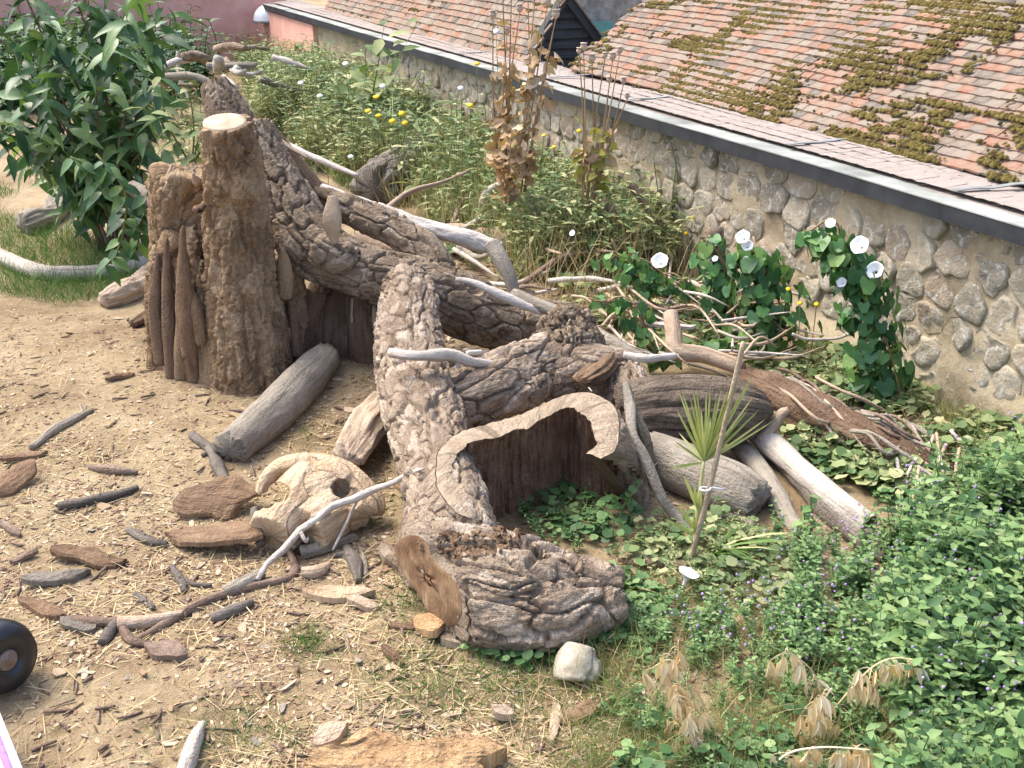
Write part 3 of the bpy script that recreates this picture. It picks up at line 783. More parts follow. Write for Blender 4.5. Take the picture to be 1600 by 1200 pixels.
# moss cushions lodged along the courses
MT['moss'] = leaf_mat('roof_moss', [(.045, .034, .012), (.085, .065, .02), (.12, .095, .028), (.17, .135, .045)], .95, 0, .1)
def blob_T(nu=7, nv=4):
    V = [(0, 0, 1)]; 
    for i in range(1, nv): 
        p = math.pi * .58 * i / (nv - 1)
        for j in range(nu): V.append((math.sin(p) * math.cos(j * 2 * math.pi / nu), math.sin(p) * math.sin(j * 2 * math.pi / nu), math.cos(p)))
    q = []; t = [[0, 1 + j, 1 + (j + 1) % nu] for j in range(nu)]
    for i in range(nv - 2):
        for j in range(nu): q.append([1 + i * nu + j, 1 + (i + 1) * nu + j, 1 + (i + 1) * nu + (j + 1) % nu, 1 + i * nu + (j + 1) % nu])
    return np.array(V, float), np.array(q), np.array(t)
BLOB = blob_T()
BLOB5 = blob_T(5, 3)
def moss_on(s_lo, s_hi, org, rows, gauge, roof, n, thr, up, nor, k0=0.0, szr=(.006, .018)):
    S = rng.uniform(s_lo, s_hi, n); Rr = rng.integers(0, rows, n)
    v = (Rr + rng.normal(.02, .16, n)) * gauge
    m = fbm(np.stack([S * 1.0 + k0, v * 2.2, 0 * S], -1), 2) * .8 + 1.05 * fbm(np.stack([S * 5 + 7, v * 9, 0 * S + 2], -1), 3) + .22 * sst(.35, 0, v / (rows * gauge)) + .30 * sst(.8, 1, v / (rows * gauge)) + rng.normal(0, .16, n)
    k = m > thr; S, v = S[k], v[k]
    P = S[:, None] * w_ + np.array([org])[0] + v[:, None] * up + nor * .028
    sz = rng.uniform(*szr, len(S)); rot = rng.uniform(0, 6.28, len(S)); mats = np.zeros((len(S), 3, 3))
    a1 = -w_[None] * np.cos(rot)[:, None] + up[None] * np.sin(rot)[:, None]; a2 = np.cross(nor[None], a1)
    mats[:, :, 0] = a1 * (sz * rng.uniform(.8, 1.8, len(S)))[:, None]; mats[:, :, 1] = a2 * sz[:, None]; mats[:, :, 2] = nor[None] * (sz * rng.uniform(.3, .7, len(S)))[:, None]
    a = Acc(); a.many(BLOB5, P, mats, rng.uniform(0, 1, len(S))); o = a.part('moss', MT['moss'], roof); o['kind'] = 'stuff'; o['label'] = 'brown green moss cushions'
moss_on(1.4, sv, EN * n_ + EZ * z_, ROWS, GA, roof, 140000, .33, RUP, RNOR, 3.0)

# ---- second outbuilding further along, its weatherboarded gable turned this way
sg = float(Np(848, 112, D0 + .42) @ w_) + .25
b2 = thing('weatherboarded_outbuilding', 'far outbuilding with dark weatherboarded gable and clay tiled roof', 'building', sg * w_ + (D0 + 1) * n_)
AP = Sp(880, -6, sg); EL = Sp(838, 66, sg); ER = Sp(930, 62, sg)
apn, apz, eln, elz, ern, erz = AP @ n_, AP[2], EL @ n_, EL[2], ER @ n_, ER[2]
MT['board'] = wood_mat('dark_weatherboard', [(.03, .033, .035), (.05, .054, .056), (.075, .08, .08), (.11, .115, .11)], 1, .4)
zb = np.linspace(1.15, apz - .02, 8)
for k in range(7):
    z0, z1 = zb[k], zb[k + 1] + .02
    def span(z):
        l = eln + (apn - eln) * max(0, (z - elz) / (apz - elz)); r = ern - (ern - apn) * max(0, (z - erz) / (apz - erz)); return l, r
    (l0, r0), (l1, r1) = span(z0), span(z1)
    if r1 - l1 < .02: l1, r1 = (l1 + r1) / 2 - .01, (l1 + r1) / 2 + .01
    V = [(sg - .05) * w_ + l0 * n_ + z0 * z_, (sg - .05) * w_ + r0 * n_ + z0 * z_, (sg - .012) * w_ + r1 * n_ + z1 * z_, (sg - .012) * w_ + l1 * n_ + z1 * z_]
    V += [v + .035 * w_ for v in V]; V = np.array(V)
    part('board', V, [[0, 1, 2, 3], [7, 6, 5, 4], [1, 0, 4, 5], [3, 2, 6, 7], [0, 3, 7, 4], [2, 1, 5, 6]], None, MT['board'], b2, smooth=False, attrs={'bk': np.stack([V @ w_, V[:, 2], V @ n_], 1)})
V = []; S2 = sg + 8.2
for s in (sg, S2):
    for d, z in ((eln, elz - .02), (apn, apz - .02), (ern, erz - .02), (ern, .0), (eln, .0)): V.append(s * w_ + d * n_ + z * z_)
rf2 = part('roof', V, [[0, 1, 6, 5], [1, 2, 7, 6], [2, 3, 8, 7], [4, 0, 5, 9], [5, 6, 7, 8]], [[0, 4, 3], [0, 3, 2], [0, 2, 1]], MT['eaveboard'], b2, smooth=False)
p2 = math.atan2(apz - elz, apn - eln); n2r = int(math.hypot(apz - elz, apn - eln) / .085) + 3
lo2 = (EL - sg * w_) - .09 * (math.cos(p2) * n_ + math.sin(p2) * z_) * 3
U2, N2 = tile_field((sg - .04, S2), .168, .085, n2r + 2, lambda s: s * w_ + lo2 + .02 * z_, p2, rf2, MT['tile'], 0)
moss_on(sg, S2, lo2, n2r, .085, rf2, 12000, .48, U2, N2, 9.0)
for (A_, B_, nm) in ((EL, AP, 'l'), (ER, AP, 'r')):
    d = nrm(B_ - A_); A2 = A_ - d * .12; B2 = B_ + d * .02; pz = np.cross(d, w_); pz = pz if pz[2] > 0 else -pz
    V = [];
    for P0 in (A2, B2):
        for o1, o2 in ((-.09, -.02), (-.09, .06), (.02, .06), (.02, -.02)): V.append(P0 - w_ * o1 * -1.0 * 1.0 + pz * (o2 - .02))
    part('barge_board', V, [[0, 1, 5, 4], [1, 2, 6, 5], [2, 3, 7, 6], [3, 0, 4, 7], [3, 2, 1, 0], [4, 5, 6, 7]], None, MT['board'], b2, smooth=False)
# mossy verge tiles on the gable's far slope
a = Acc(); d = nrm(ER - AP)
for k in range(15):
    p = AP + d * (k * .075); V, q, t_ = tile_T(.2, .1, .014, k); up2 = -d; nr2 = nrm(np.cross(w_, up2)); nr2 = nr2 if nr2[2] > 0 else -nr2
    a.many((V, q, t_), (p + nr2 * .03 - w_ * .03)[None], np.stack([w_, -up2 * -1, nr2], 1)[None], np.array([.7]))
o = a.part('verge_tiles', MT['tile'], b2, smooth=False); o['kind'] = 'stuff'

# ---- house wall far behind, between the two roofs
def boxworld(name, c, ax, ay, az, mat, parent=None):
    V = [c + sx * ax + sy * ay + sz * az for sz in (0, 1) for sx, sy in ((-1, -1), (1, -1), (1, 1), (-1, 1))]
    return part(name, V, [[3, 2, 1, 0], [4, 5, 6, 7], [0, 1, 5, 4], [1, 2, 6, 5], [2, 3, 7, 6], [3, 0, 4, 7]], None, mat, parent, smooth=False)
hp = (sg + 3.2) * w_ + (D0 + 4.6) * n_
hs = thing('distant_house', 'far grey stone house wall glimpsed between the two tiled roofs', 'house', hp)
MT['greystone'] = plain_mat('far_grey_rubble', (.22, .20, .17), (.44, .41, .36), 9, .95, .8)
boxworld('wall', hp, 2.6 * n_, .2 * w_, 3.2 * z_, MT['greystone'], hs)
MT['teal'] = plain_mat('teal_paint', (.12, .32, .30), (.16, .38, .36), 4, .5, .05)
tp = Sp(925, 42, sg + 2.9); boxworld('teal_door', tp - .2 * z_, .3 * n_, .06 * w_, .26 * z_, MT['teal'], hs)

# ---- pink rendered wall at the far end, with a white dome
pk = Zp(430, 118, 0); sp = 19.3
MT['pink'] = plain_mat('pink_render', (.68, .34, .26), (.80, .46, .37), 3, .9, .35)
pw = thing('pink_wall', 'far pink rendered garden wall at the end of the stone wall', 'wall', sp * w_ + (D0 - .1) * n_)
a = Acc(); boxw(a, 18.6, 23.0, D0 - .10, D0 + .25, -.2, 1.06, 0, 0, 1); a.part('render', MT['pink'], pw, smooth=False)
a = Acc(); boxw(a, 23.0, 23.6, D0 - 9.0, D0 + .5, -.2, 3.0, 0, 0, 1); a.part('raised_wall', MT['pink'], pw, smooth=False)
wd_ = Np(420, 32, D0 - .05)
dm = thing('white_dome', 'small round white dome standing on the gutter end by the pink wall', 'dome', wd_)
MT['white'] = plain_mat('white_plastic', (.78, .78, .78), (.82, .82, .82), 3, .4, 0, .4)
C0 = np.array([0, 0, 0.0]); V = []; nu = 20
for i in range(9):
    p = math.pi / 2 * i / 8
    for j in range(nu): V.append(wd_ + np.array([math.sin(p) * math.cos(j * 2 * math.pi / nu) * .29, math.sin(p) * math.sin(j * 2 * math.pi / nu) * .29, math.cos(p) * .30]))
part('dome_shell', V, grid_quads(9, nu), None, MT['white'], dm)
a = Acc(); V, q, t_ = tube_data([wd_ - [0, 0, .03], wd_ + [0, 0, .012]], [.30, .30], 2, 20)[:3]; part('dome_base', V, q, t_, MT['lead'], dm)
# ================================================================== TIMBER
# ---- the tall stump
st = thing('tall_stump', 'tall furrowed tree stump with a round sawn top standing upright', 'stump', Yp(355, 585, 6.45) * [1, 1, 0])
fused('trunk', [
    y_pts([(352, 640, 6.62, 92), (350, 560, 6.62, 88), (346, 480, 6.62, 80), (342, 400, 6.6, 70), (336, 345, 6.58, 55)]),
    y_pts([(396, 640, 6.22, 66), (391, 560, 6.24, 62), (380, 470, 6.28, 56), (370, 350, 6.3, 45), (364, 260, 6.25, 39), (355, 215, 6.2, 36), (351, 192, 6.18, 35)]),
    y_pts([(287, 430, 6.62, 46), (283, 360, 6.6, 44), (281, 300, 6.6, 43), (280, 268, 6.6, 42)]),
    y_pts([(257, 640, 6.42, 22), (255, 540, 6.42, 20), (251, 440, 6.45, 18), (249, 385, 6.5, 12)]),
    y_pts([(281, 640, 6.32, 21), (278, 520, 6.32, 19), (271, 400, 6.4, 17), (266, 345, 6.5, 11)]),
    y_pts([(307, 640, 6.25, 21), (304, 520, 6.27, 21), (300, 420, 6.33, 17), (300, 360, 6.42, 11)]),
    y_pts([(333, 640, 6.2, 22), (331, 545, 6.22, 21), (326, 455, 6.28, 16), (328, 400, 6.36, 10)]),
    y_pts([(454, 620, 6.5, 28), (449, 500, 6.55, 27), (440, 400, 6.6, 23)]),
], 'stump_bark', st, .0085, 'rugged', .030, 11, 2, lob=.2, planes=[(Yp(351, 192, 6.18), nrm(Yp(351, 192, 6.18) - Yp(353.5, 206, 6.19)), .24)])
P, r = y_pts([(353, 205, 6.19, 34), (351, 191.5, 6.178, 34)])
fr = tube_data(P, r, 3, 60, 'plate', .002, 20)[4]; end_cap('sawn_top', fr, 1, 'sawn_pale', st, .006, sc=1.0)
# ripped, splintery ribs on the stump's weather side
for k, (a, b, w, m) in enumerate([((268, 596), (262, 372), 9, 'earthy'), ((283, 600), (290, 420), 11, 'stump_bark'), ((303, 603), (285, 352), 11, 'redbark'), ((294, 560), (280, 400), 10, 'redbark'), ((276, 600), (272, 480), 11, 'tan'), ((312, 606), (300, 500), 12, 'earthy'), ((316, 540), (287, 430), 9, 'redbark'), ((330, 606), (326, 470), 13, 'stump_bark'), ((345, 610), (338, 545), 9, 'earthy'), ((252, 572), (248, 395), 9, 'earthy'),
        ((312, 330), (322, 318), 7, 'earthy'), ((366, 598), (352, 520), 12, 'stump_bark'), ((386, 590), (420, 545), 9, 'earthy'), ((410, 560), (385, 520), 8, 'tan'), ((446, 470), (440, 385), 12, 'stump_bark'), ((462, 560), (455, 470), 10, 'earthy'), ((430, 500), (425, 430), 10, 'stump_bark')]):
    y = 6.07 + .0013 * abs(a[0] - 350) * (a[0] < 350) + (.22 if a[0] > 425 else 0) + random.uniform(-.02, .02)
    A, B = Yp(*a, y), Yp(*b, y + .09); mid = (A + B) / 2 + rng.normal(0, .018, 3)
    V, q, t_, bk, _ = tube_data([A, mid, B], [M(w, A), M(w * 1.1, A), M(w * .35, A)], 30, 16, 'fibre', .012, 20, flat=.6, jag=1.0)
    part('splinter', V, q, t_, MT[m], st, attrs={'bk': bk})
# torn crown of the left-hand stub
acc = Acc(); OFF[0] += 1
for k in range(26):
    px = 246 + 74 * random.random(); p = Yp(px, 274, 6.42 + .36 * random.random()); hh = random.uniform(.02, .07)
    add_tube(acc, [p - [0, 0, .05], p + [random.gauss(0, .02), random.gauss(0, .02), hh]], [.026, .006], 4, 6, kind='fibre', amp=.004, sc=40)
acc.part('torn_edge', MT['tan'], st)

# ---- big fallen limb running down to the right, with its side branch
fl = thing('fallen_limb', 'thick barked limb leaning from the tall stump down to the right', 'limb', Yp(850, 545, 6.5) * [1, 1, 0])
fused('limb', [y_pts([(398, 196, 6.95, 27), (425, 262, 6.85, 34), (452, 325, 6.75, 42), (488, 385, 6.65, 50), (560, 422, 6.6, 44), (635, 442, 6.6, 46), (700, 468, 6.6, 46), (780, 500, 6.62, 42), (860, 530, 6.65, 40), (935, 560, 6.7, 34)]),
    y_pts([(690, 440, 6.65, 30), (668, 395, 6.75, 26), (625, 362, 6.85, 25), (560, 332, 6.95, 22), (488, 300, 7.1, 19)]),
    y_pts([(500, 390, 6.5, 26), (530, 402, 6.47, 22), (548, 398, 6.46, 14)])], 'bark', fl, .009, 'plate', .032, 10, 3)
sl, _ = simple_log('knot_scar', y_pts([(520, 306, 6.44, 7), (519, 345, 6.4, 15), (523, 380, 6.42, 6)]), 'tan', fl, kind='fibre', amp=.004, sc=40, flat=.4)

# ---- pieces heaped behind the stump
o, fr = simple_log('broken_branch', y_pts([(392, 250, 7.2, 30), (365, 195, 7.25, 34), (343, 150, 7.3, 27), (334, 128, 7.33, 20)]), 'bark', None, 'short broken branch poking up just behind the sawn top of the stump', 'branch', kind='plate', amp=.015, sc=18)
sb = thing('split_slab', 'upright split slab with a pale upper edge right of the sawn stump top', 'slab', Yp(450, 330, 7.15))
V, q, t_, bk, _ = tube_data([Yp(398, 205, 7.1), Yp(440, 262, 7.1), Yp(478, 310, 7.1)], [M(30, Yp(398, 205, 7.1)), M(34, Yp(398, 205, 7.1)), M(36, Yp(398, 205, 7.1))], 60, 40, 'fibre', .014, 16, flat=1.0, prof=lambda a: np.where(np.abs(np.sin(a)) > .75, .72, 1.0))
part('slab_body', V, q, t_, MT['earthy'], sb, attrs={'bk': bk})
V, q, t_, bk, _ = tube_data([Yp(396, 186, 7.0), Yp(440, 222, 7.0), Yp(480, 247, 7.0)], [.025, .04, .018], 40, 14, 'fibre', .006, 30, flat=.35)
part('pale_edge', V, q, t_, MT['tan'], sb, attrs={'bk': bk})

# ---- eroded lump of root behind the left-hand limb
fs = thing('earthy_root_stump', 'squat earthy brown root stump between the tall stump and the hollow trunk', 'stump', Yp(535, 575, 6.75) * [1, 1, 0])
fused('root_mass', [y_pts([(535, 620, 6.8, 74), (530, 540, 6.8, 70), (532, 480, 6.85, 60), (545, 440, 6.9, 45)]), y_pts([(580, 600, 6.55, 32), (572, 530, 6.6, 30), (565, 460, 6.7, 28)]), y_pts([(492, 560, 6.6, 30), (485, 510, 6.65, 34), (500, 460, 6.75, 30)])], 'earthy', fs, .011, 'furrow', .02, 9, 4)
for k in range(9):
    px = 555 + 5.5 * k; A, B = Yp(px, 560 + random.uniform(-20, 18), 6.5 + random.uniform(0, .06)), Yp(px - 3, 455 + random.uniform(0, 25), 6.6)
    V, q, t_, bk, _ = tube_data([A, (A + B) / 2 + rng.normal(0, .012, 3), B], [.018, .024, .012], 20, 9, 'fibre', .006, 30); part('root_fibre', V, q, t_, MT['redbark' if k % 3 else 'tan'], fs, attrs={'bk': bk})

# ---- the hollow trunk, the middle of the picture
pc = Zp(672, 908, .2); cn = nrm([-.80, -.60, .06])
ht = thing('hollow_tree', 'big hollow tree trunk with a sawn curving rim and dark rotten inside', 'trunk', G(800, 800))
fused('limbs', [
    z_pts([(636, 446, .52, 38), (640, 478, .50, 44), (642, 530, .42, 50), (652, 590, .34, 56), (668, 660, .28, 58), (684, 730, .25, 56), (702, 800, .22, 58), (722, 860, .21, 56)]),
    z_pts([(665, 640, .26, 50), (740, 618, .30, 50), (810, 592, .33, 50), (865, 565, .35, 44)]),
    z_pts([(850, 590, .30, 45), (930, 585, .32, 42), (968, 590, .30, 36), (985, 640, .22, 40)]),
    z_pts([(655, 862, .24, 44), (700, 868, .24, 50), (770, 890, .23, 50), (850, 905, .20, 46), (920, 918, .17, 36), (966, 922, .155, 32)]),
    z_pts([(690, 946, .14, 48), (740, 950, .14, 56), (800, 955, .14, 56), (860, 955, .14, 50), (920, 942, .14, 38), (962, 940, .13, 28)]),
    z_pts([(730, 905, .18, 66), (800, 925, .18, 66), (860, 930, .17, 54)]),
], 'bark_pale', ht, .0085, 'plate', .038, 11, 2, planes=[(pc, cn, .42)])
# knobbly burl and the limb beyond it
fused('burl', [z_pts([(905, 575, .30, 42), (892, 540, .42, 48), (884, 510, .52, 36), (868, 496, .58, 16)]), z_pts([(895, 520, .48, 34), (908, 500, .56, 20), (912, 492, .6, 8)]), z_pts([(860, 560, .36, 34), (868, 520, .46, 30)])], 'bark', ht, .009, 'plate', .04, 22, 2)
# curving sawn rim: outer bark, cut rim and hollow inside are three skins
ro = [(748, 812, .36), (722, 806, .39), (694, 782, .41), (681, 742, .42), (686, 706, .43), (718, 676, .44), (770, 660, .45), (830, 640, .46), (890, 616, .47), (935, 616, .47), (962, 640, .46), (968, 668, .45), (962, 700, .43), (940, 716, .41)]
ri = [(758, 778, .36), (744, 758, .39), (722, 750, .41), (713, 738, .42), (716, 715, .43), (746, 698, .44), (795, 684, .45), (842, 666, .46), (884, 643, .47), (898, 650, .47), (905, 668, .46), (922, 686, .45), (928, 694, .43), (912, 706, .41)]
def curve3(L, n):
    P, _ = spline([Zp(*p) for p in L], np.ones(len(L)), n); return P
NC = 420
OC, IC = curve3(ro, NC), curve3(ri, NC); tt = np.linspace(0, 1, NC)
OC[:, 2] += .006 * fbm(np.stack([tt * 30, tt * 0, tt * 0], -1), 2); wig = .012 * fbm(np.stack([tt * 34, tt * 0 + 3, tt * 0], -1), 3)
cen = Zp(830, 752, .42); cd = nrm(np.array([0, 1, 0]))
rd = (IC - cen) * [1, 1, 0]; rd /= np.linalg.norm(rd, axis=1)[:, None]; IC = IC + rd * wig[:, None] * 1.6; IC = IC + (OC - IC) * (.24 + .30 * fbm(np.stack([tt * 12, tt * 0 + 7, tt * 0], -1), 4))[:, None]; OC = OC + rd * (.016 * fbm(np.stack([tt * 22, tt * 0 + 11, tt * 0], -1), 3))[:, None]
def skin(nm, A_, B_, n, mat, bulge, dispf, flip, par=ht):
    f = np.linspace(0, 1, n)[:, None, None]
    V = A_[None] * (1 - f) + B_[None] * f; V = V + bulge(f, V)
    s = np.r_[0, np.cumsum(np.linalg.norm(np.diff(A_, axis=0), axis=1))]; dl = np.linalg.norm(B_ - A_, axis=1)
    bk = np.stack([np.broadcast_to(s, (n, NC)), np.zeros((n, NC)), f[..., 0] * dl[None]], -1)
    V, bk = dispf(V, bk, f); Q = grid_quads(n, NC, False)
    return part(nm, V.reshape(-1, 3), Q[:, ::-1] if flip else Q, None, MT[mat], par, attrs={'bk': bk.reshape(-1, 3)})
od = (OC - cen) * [1, 1, 0]; ol = np.linalg.norm(od, axis=1)[:, None]; od = od / ol
OB = OC + od * (.10 + .10 * np.sin(tt * math.pi))[:, None]; OB[:, 2] = -.06
IB = IC + rd * .05; IB[:, 2] = -.06
wk = sst(.72, 1, tt)[:, None]; IB = IB * (1 - wk) + Zp(978, 786, -.04) * wk; OB = OB * (1 - wk) + Zp(1006, 792, -.04) * wk
OFF[0] += 1
skin('bark_wall', OC, OB, 60, 'bark_pale', lambda f, V: od[None] * (.07 * np.sin(f * 3.14)), lambda V, bk, f: (V + od[None] * (rough_disp(bk, 'plate', .03, 11) * sst(0, .08, f[..., 0]) + .004)[..., None], bk), False)
rim = skin('sawn_rim', IC, OC, 10, 'sawn_rim', lambda f, V: np.array([0, 0, .006]) * np.sin(f * 3.14), lambda V, bk, f: (V + np.array([0, 0, .003]) * vn(bk * 60)[..., None], bk), False)
skin('hollow_inside', IC, IB, 70, 'rot', lambda f, V: rd[None] * (.05 * np.sin(f * 3.14)), lambda V, bk, f: (V + rd[None] * ((rough_disp(bk + 40, 'fibre', .03, 34) + .03 * np.abs(fbm(bk * [42, 1, 3.5], 3))) * sst(0, .06, f[..., 0]))[..., None], bk), True)
for e, nm in ((0, 'a'), (-1, 'b')):     # the two broken ends of the shell
    A_, B_ = np.stack([IC[e], OC[e]]), np.stack([IB[e], OB[e]]); f = np.linspace(0, 1, 30)[:, None, None]; g_ = np.linspace(0, 1, 12)
    T0 = A_[0] * (1 - g_[:, None]) + A_[1] * g_[:, None]; T1 = B_[0] * (1 - g_[:, None]) + B_[1] * g_[:, None]
    V = T0[None] * (1 - f) + T1[None] * f; bk = np.stack([np.broadcast_to(g_ * .2, (30, 12)), np.zeros((30, 12)), np.broadcast_to(f[..., 0] * .45, (30, 12))], -1)
    V = V + np.array([.35, -1, 0]) * (.05 * np.sin(f[..., 0] * 3.1) * np.sin(g_[None] * 3.14) + rough_disp(bk, 'fibre', .016, 24) * np.sin(g_[None] * 3.14))[..., None]
    part('torn_end', V.reshape(-1, 3), grid_quads(30, 12, False), None, MT['bark_pale' if e == 0 else 'earthy'], ht, attrs={'bk': bk.reshape(-1, 3)})
# curled lip of the rim at the right
# right-hand leg of the shell, barked ridges running down to the soil
for (pp, m_, w) in (([(958, 668, .43, 18), (975, 715, .28, 20), (990, 765, .08, 20), (995, 790, -.02, 18)], 'bark_pale', 1), ([(985, 640, .40, 12), (1003, 690, .25, 13), (1012, 740, .1, 12)], 'bark', 1)):
    P, r = z_pts(pp); V, q, t_, bk, _ = tube_data(P, r, 70, 40, 'furrow', .014, 24); part('shell_leg', V, q, t_, MT[m_], ht, attrs={'bk': bk})
# traced sawn face of the front limb: peanut outline on its own plane
ol_ = [(640, 836), (656, 838), (668, 852), (676, 872), (690, 888), (706, 902), (717, 922), (722, 946), (718, 968), (706, 980), (692, 978), (676, 964), (662, 944), (650, 924), (636, 908), (624, 886), (618, 862), (624, 844)]
OP = np.array([Pl(a, b, pc, cn) for a, b in ol_]); OP2, _ = spline(np.vstack([OP, OP[:1]]), np.ones(len(OP) + 1), 73); OP2 = OP2[:-1]; c0 = OP2.mean(0)
e1 = nrm(np.cross(cn, [0, 0, 1])); e2 = np.cross(e1, cn); V = []; bk = []
for f in (.15, .4, .6, .8, .95, 1.0): V.append(c0 + (OP2 - c0) * f + cn * (.004 if f < .97 else 0) + cn * .003 * vn((OP2 - c0) * f * 40)[:, None])
for dpt, sc_ in ((.03, 1.03), (.12, 1.05), (.26, .9)): V.append(c0 + (OP2 - c0) * sc_ - cn * dpt)
V = np.vstack(V + [c0[None] + cn * .004]); bk = np.stack([(V - c0) @ e1 + .01, (V - c0) @ e2 + .04, (V - c0) @ cn * 0], 1)
Q = grid_quads(9, 72); tr = np.stack([np.full(72, len(V) - 1), np.arange(72), (np.arange(72) + 1) % 72], 1)
nf = 5 * 72
part('sawn_face', V, Q[:nf], tr, MT['sawn_brown'], ht, attrs={'bk': bk})
part('bark_collar', V + (vn(V * 40) * .006)[:, None] * (V - c0), Q[nf:], None, MT['bark'], ht, attrs={'bk': (V - c0) * 1.0})
# bared reddish heartwood in the split beside the burl
P, r = z_pts([(905, 598, .40, 16), (935, 578, .41, 24), (952, 556, .43, 18)]); V, q, t_, bk, _ = tube_data(P, r, 50, 40, 'fibre', .03, 30, flat=.5, jag=.8); part('bared_heartwood', V, q, t_, MT['redbark'], ht, attrs={'bk': bk})
# loose bark scales on the trunk, proud of the surface
def scale_T(k):
    r = np.random.default_rng(k); a = np.linspace(0, 2 * math.pi, 8)[:-1]; rr = r.uniform(.6, 1.1, 7)
    o = np.stack([np.cos(a) * rr, np.sin(a) * rr * 1.3, np.full(7, 0.)], 1); V = np.vstack([o * .82 + [0, 0, .22], o - [0, 0, .15], [[0, 0, .3]]])
    return V, np.stack([np.arange(7), 7 + np.arange(7), 7 + (np.arange(7) + 1) % 7, (np.arange(7) + 1) % 7], 1)[:, ::-1], np.stack([np.full(7, 14), np.arange(7), (np.arange(7) + 1) % 7], 1)
SCT = [scale_T(k) for k in range(5)]
def bark_scales(objname, parent, n, lo, hi, mat, zmin=.0):
    src = [c for c in parent.children if c.name.split('.')[0] == objname][0].data
    k = len(src.vertices); V = np.zeros(k * 3, np.float32); N = np.zeros(k * 3, np.float32); src.vertices.foreach_get('co', V); src.vertices.foreach_get('normal', N)
    V = V.reshape(-1, 3) + WL[parent]; N = N.reshape(-1, 3); ok = np.where((V[:, 2] > zmin) & (N[:, 2] > -.3))[0]; ids = rng.choice(ok, n)
    d = rnd_dirs(n, -1, 1); x = np.cross(d, N[ids]); x /= np.linalg.norm(x, axis=1)[:, None] + 1e-9; nn = N[ids] + rng.normal(0, .18, (n, 3)); nn /= np.linalg.norm(nn, axis=1)[:, None]; x = np.cross(np.cross(nn, x), nn); yv = np.cross(nn, x); sz = rng.uniform(lo, hi, n)
    mats = np.stack([x * sz[:, None], yv * sz[:, None], nn * sz[:, None] * .8], -1); a = Acc(); tk = rng.integers(0, 5, n)
    for j in range(5): a.many(SCT[j], V[ids][tk == j] + nn[tk == j] * .003, mats[tk == j], rng.uniform(0, 1, (tk == j).sum()))
    V2, q, t_, at = a.data(); at['bk'] = V2 * 1.0
    o = part('bark_scales', V2, q, t_, mat, parent, attrs=at, smooth=False); o['kind'] = 'stuff'
def surf_chips(nm, objname, parent, cx, cy, rx, ry, n, lo, hi, mat, tilt=.5):
    src = [c for c in parent.children if c.name.split('.')[0] == objname][0].data
    k = len(src.vertices); V = np.zeros(k * 3, np.float32); N = np.zeros(k * 3, np.float32); src.vertices.foreach_get('co', V); src.vertices.foreach_get('normal', N)
    V = V.reshape(-1, 3) + WL[parent]; N = N.reshape(-1, 3); px, py, d = project(V); e = ((px - cx) / rx) ** 2 + ((py - cy) / ry) ** 2 + .5 * vn(V * 14)
    ok = np.where((e < 1) & (((_C - V) * N).sum(1) > 0) & (N[:, 2] > -.2))[0]; ids = rng.choice(ok, n)
    nn = N[ids] + rng.normal(0, tilt, (n, 3)); nn /= np.linalg.norm(nn, axis=1)[:, None]; x = np.cross(rnd_dirs(n, -1, 1), nn); x /= np.linalg.norm(x, axis=1)[:, None]; yv = np.cross(nn, x); sz = rng.uniform(lo, hi, n)
    mats = np.stack([x * sz[:, None], yv * sz[:, None] * rng.uniform(.6, 1.8, n)[:, None], nn * sz[:, None] * .5], -1); a = Acc()
    for j in range(5): a.many(SCT[j], (V[ids] + nn * .002)[j::5], mats[j::5], rng.uniform(0, 1, n)[j::5])
    V2, q, t_, at = a.data(); at['bk'] = V2 * 1.0; o = part(nm, V2, q, t_, mat, parent, attrs=at, smooth=False); o['kind'] = 'stuff'
surf_chips('bared_patch', 'limbs', ht, 838, 592, 34, 17, 60, .010, .024, MT['tan'], .12)
surf_chips('torn_red_bark', 'limbs', ht, 725, 850, 70, 22, 420, .005, .017, MT['redbark'], .45)
surf_chips('torn_bark_edge', 'limbs', ht, 795, 838, 22, 22, 120, .006, .018, MT['redbark'], .8)
bark_scales('limbs', ht, 150, .008, .02, MT['bark_pale'], .1)
bark_scales('burl', ht, 40, .008, .016, MT['bark'], .2)
bark_scales('limb', fl, 60, .008, .02, MT['bark'], .1)
bark_scales('trunk', st, 60, .008, .02, MT['stump_bark'], .1)

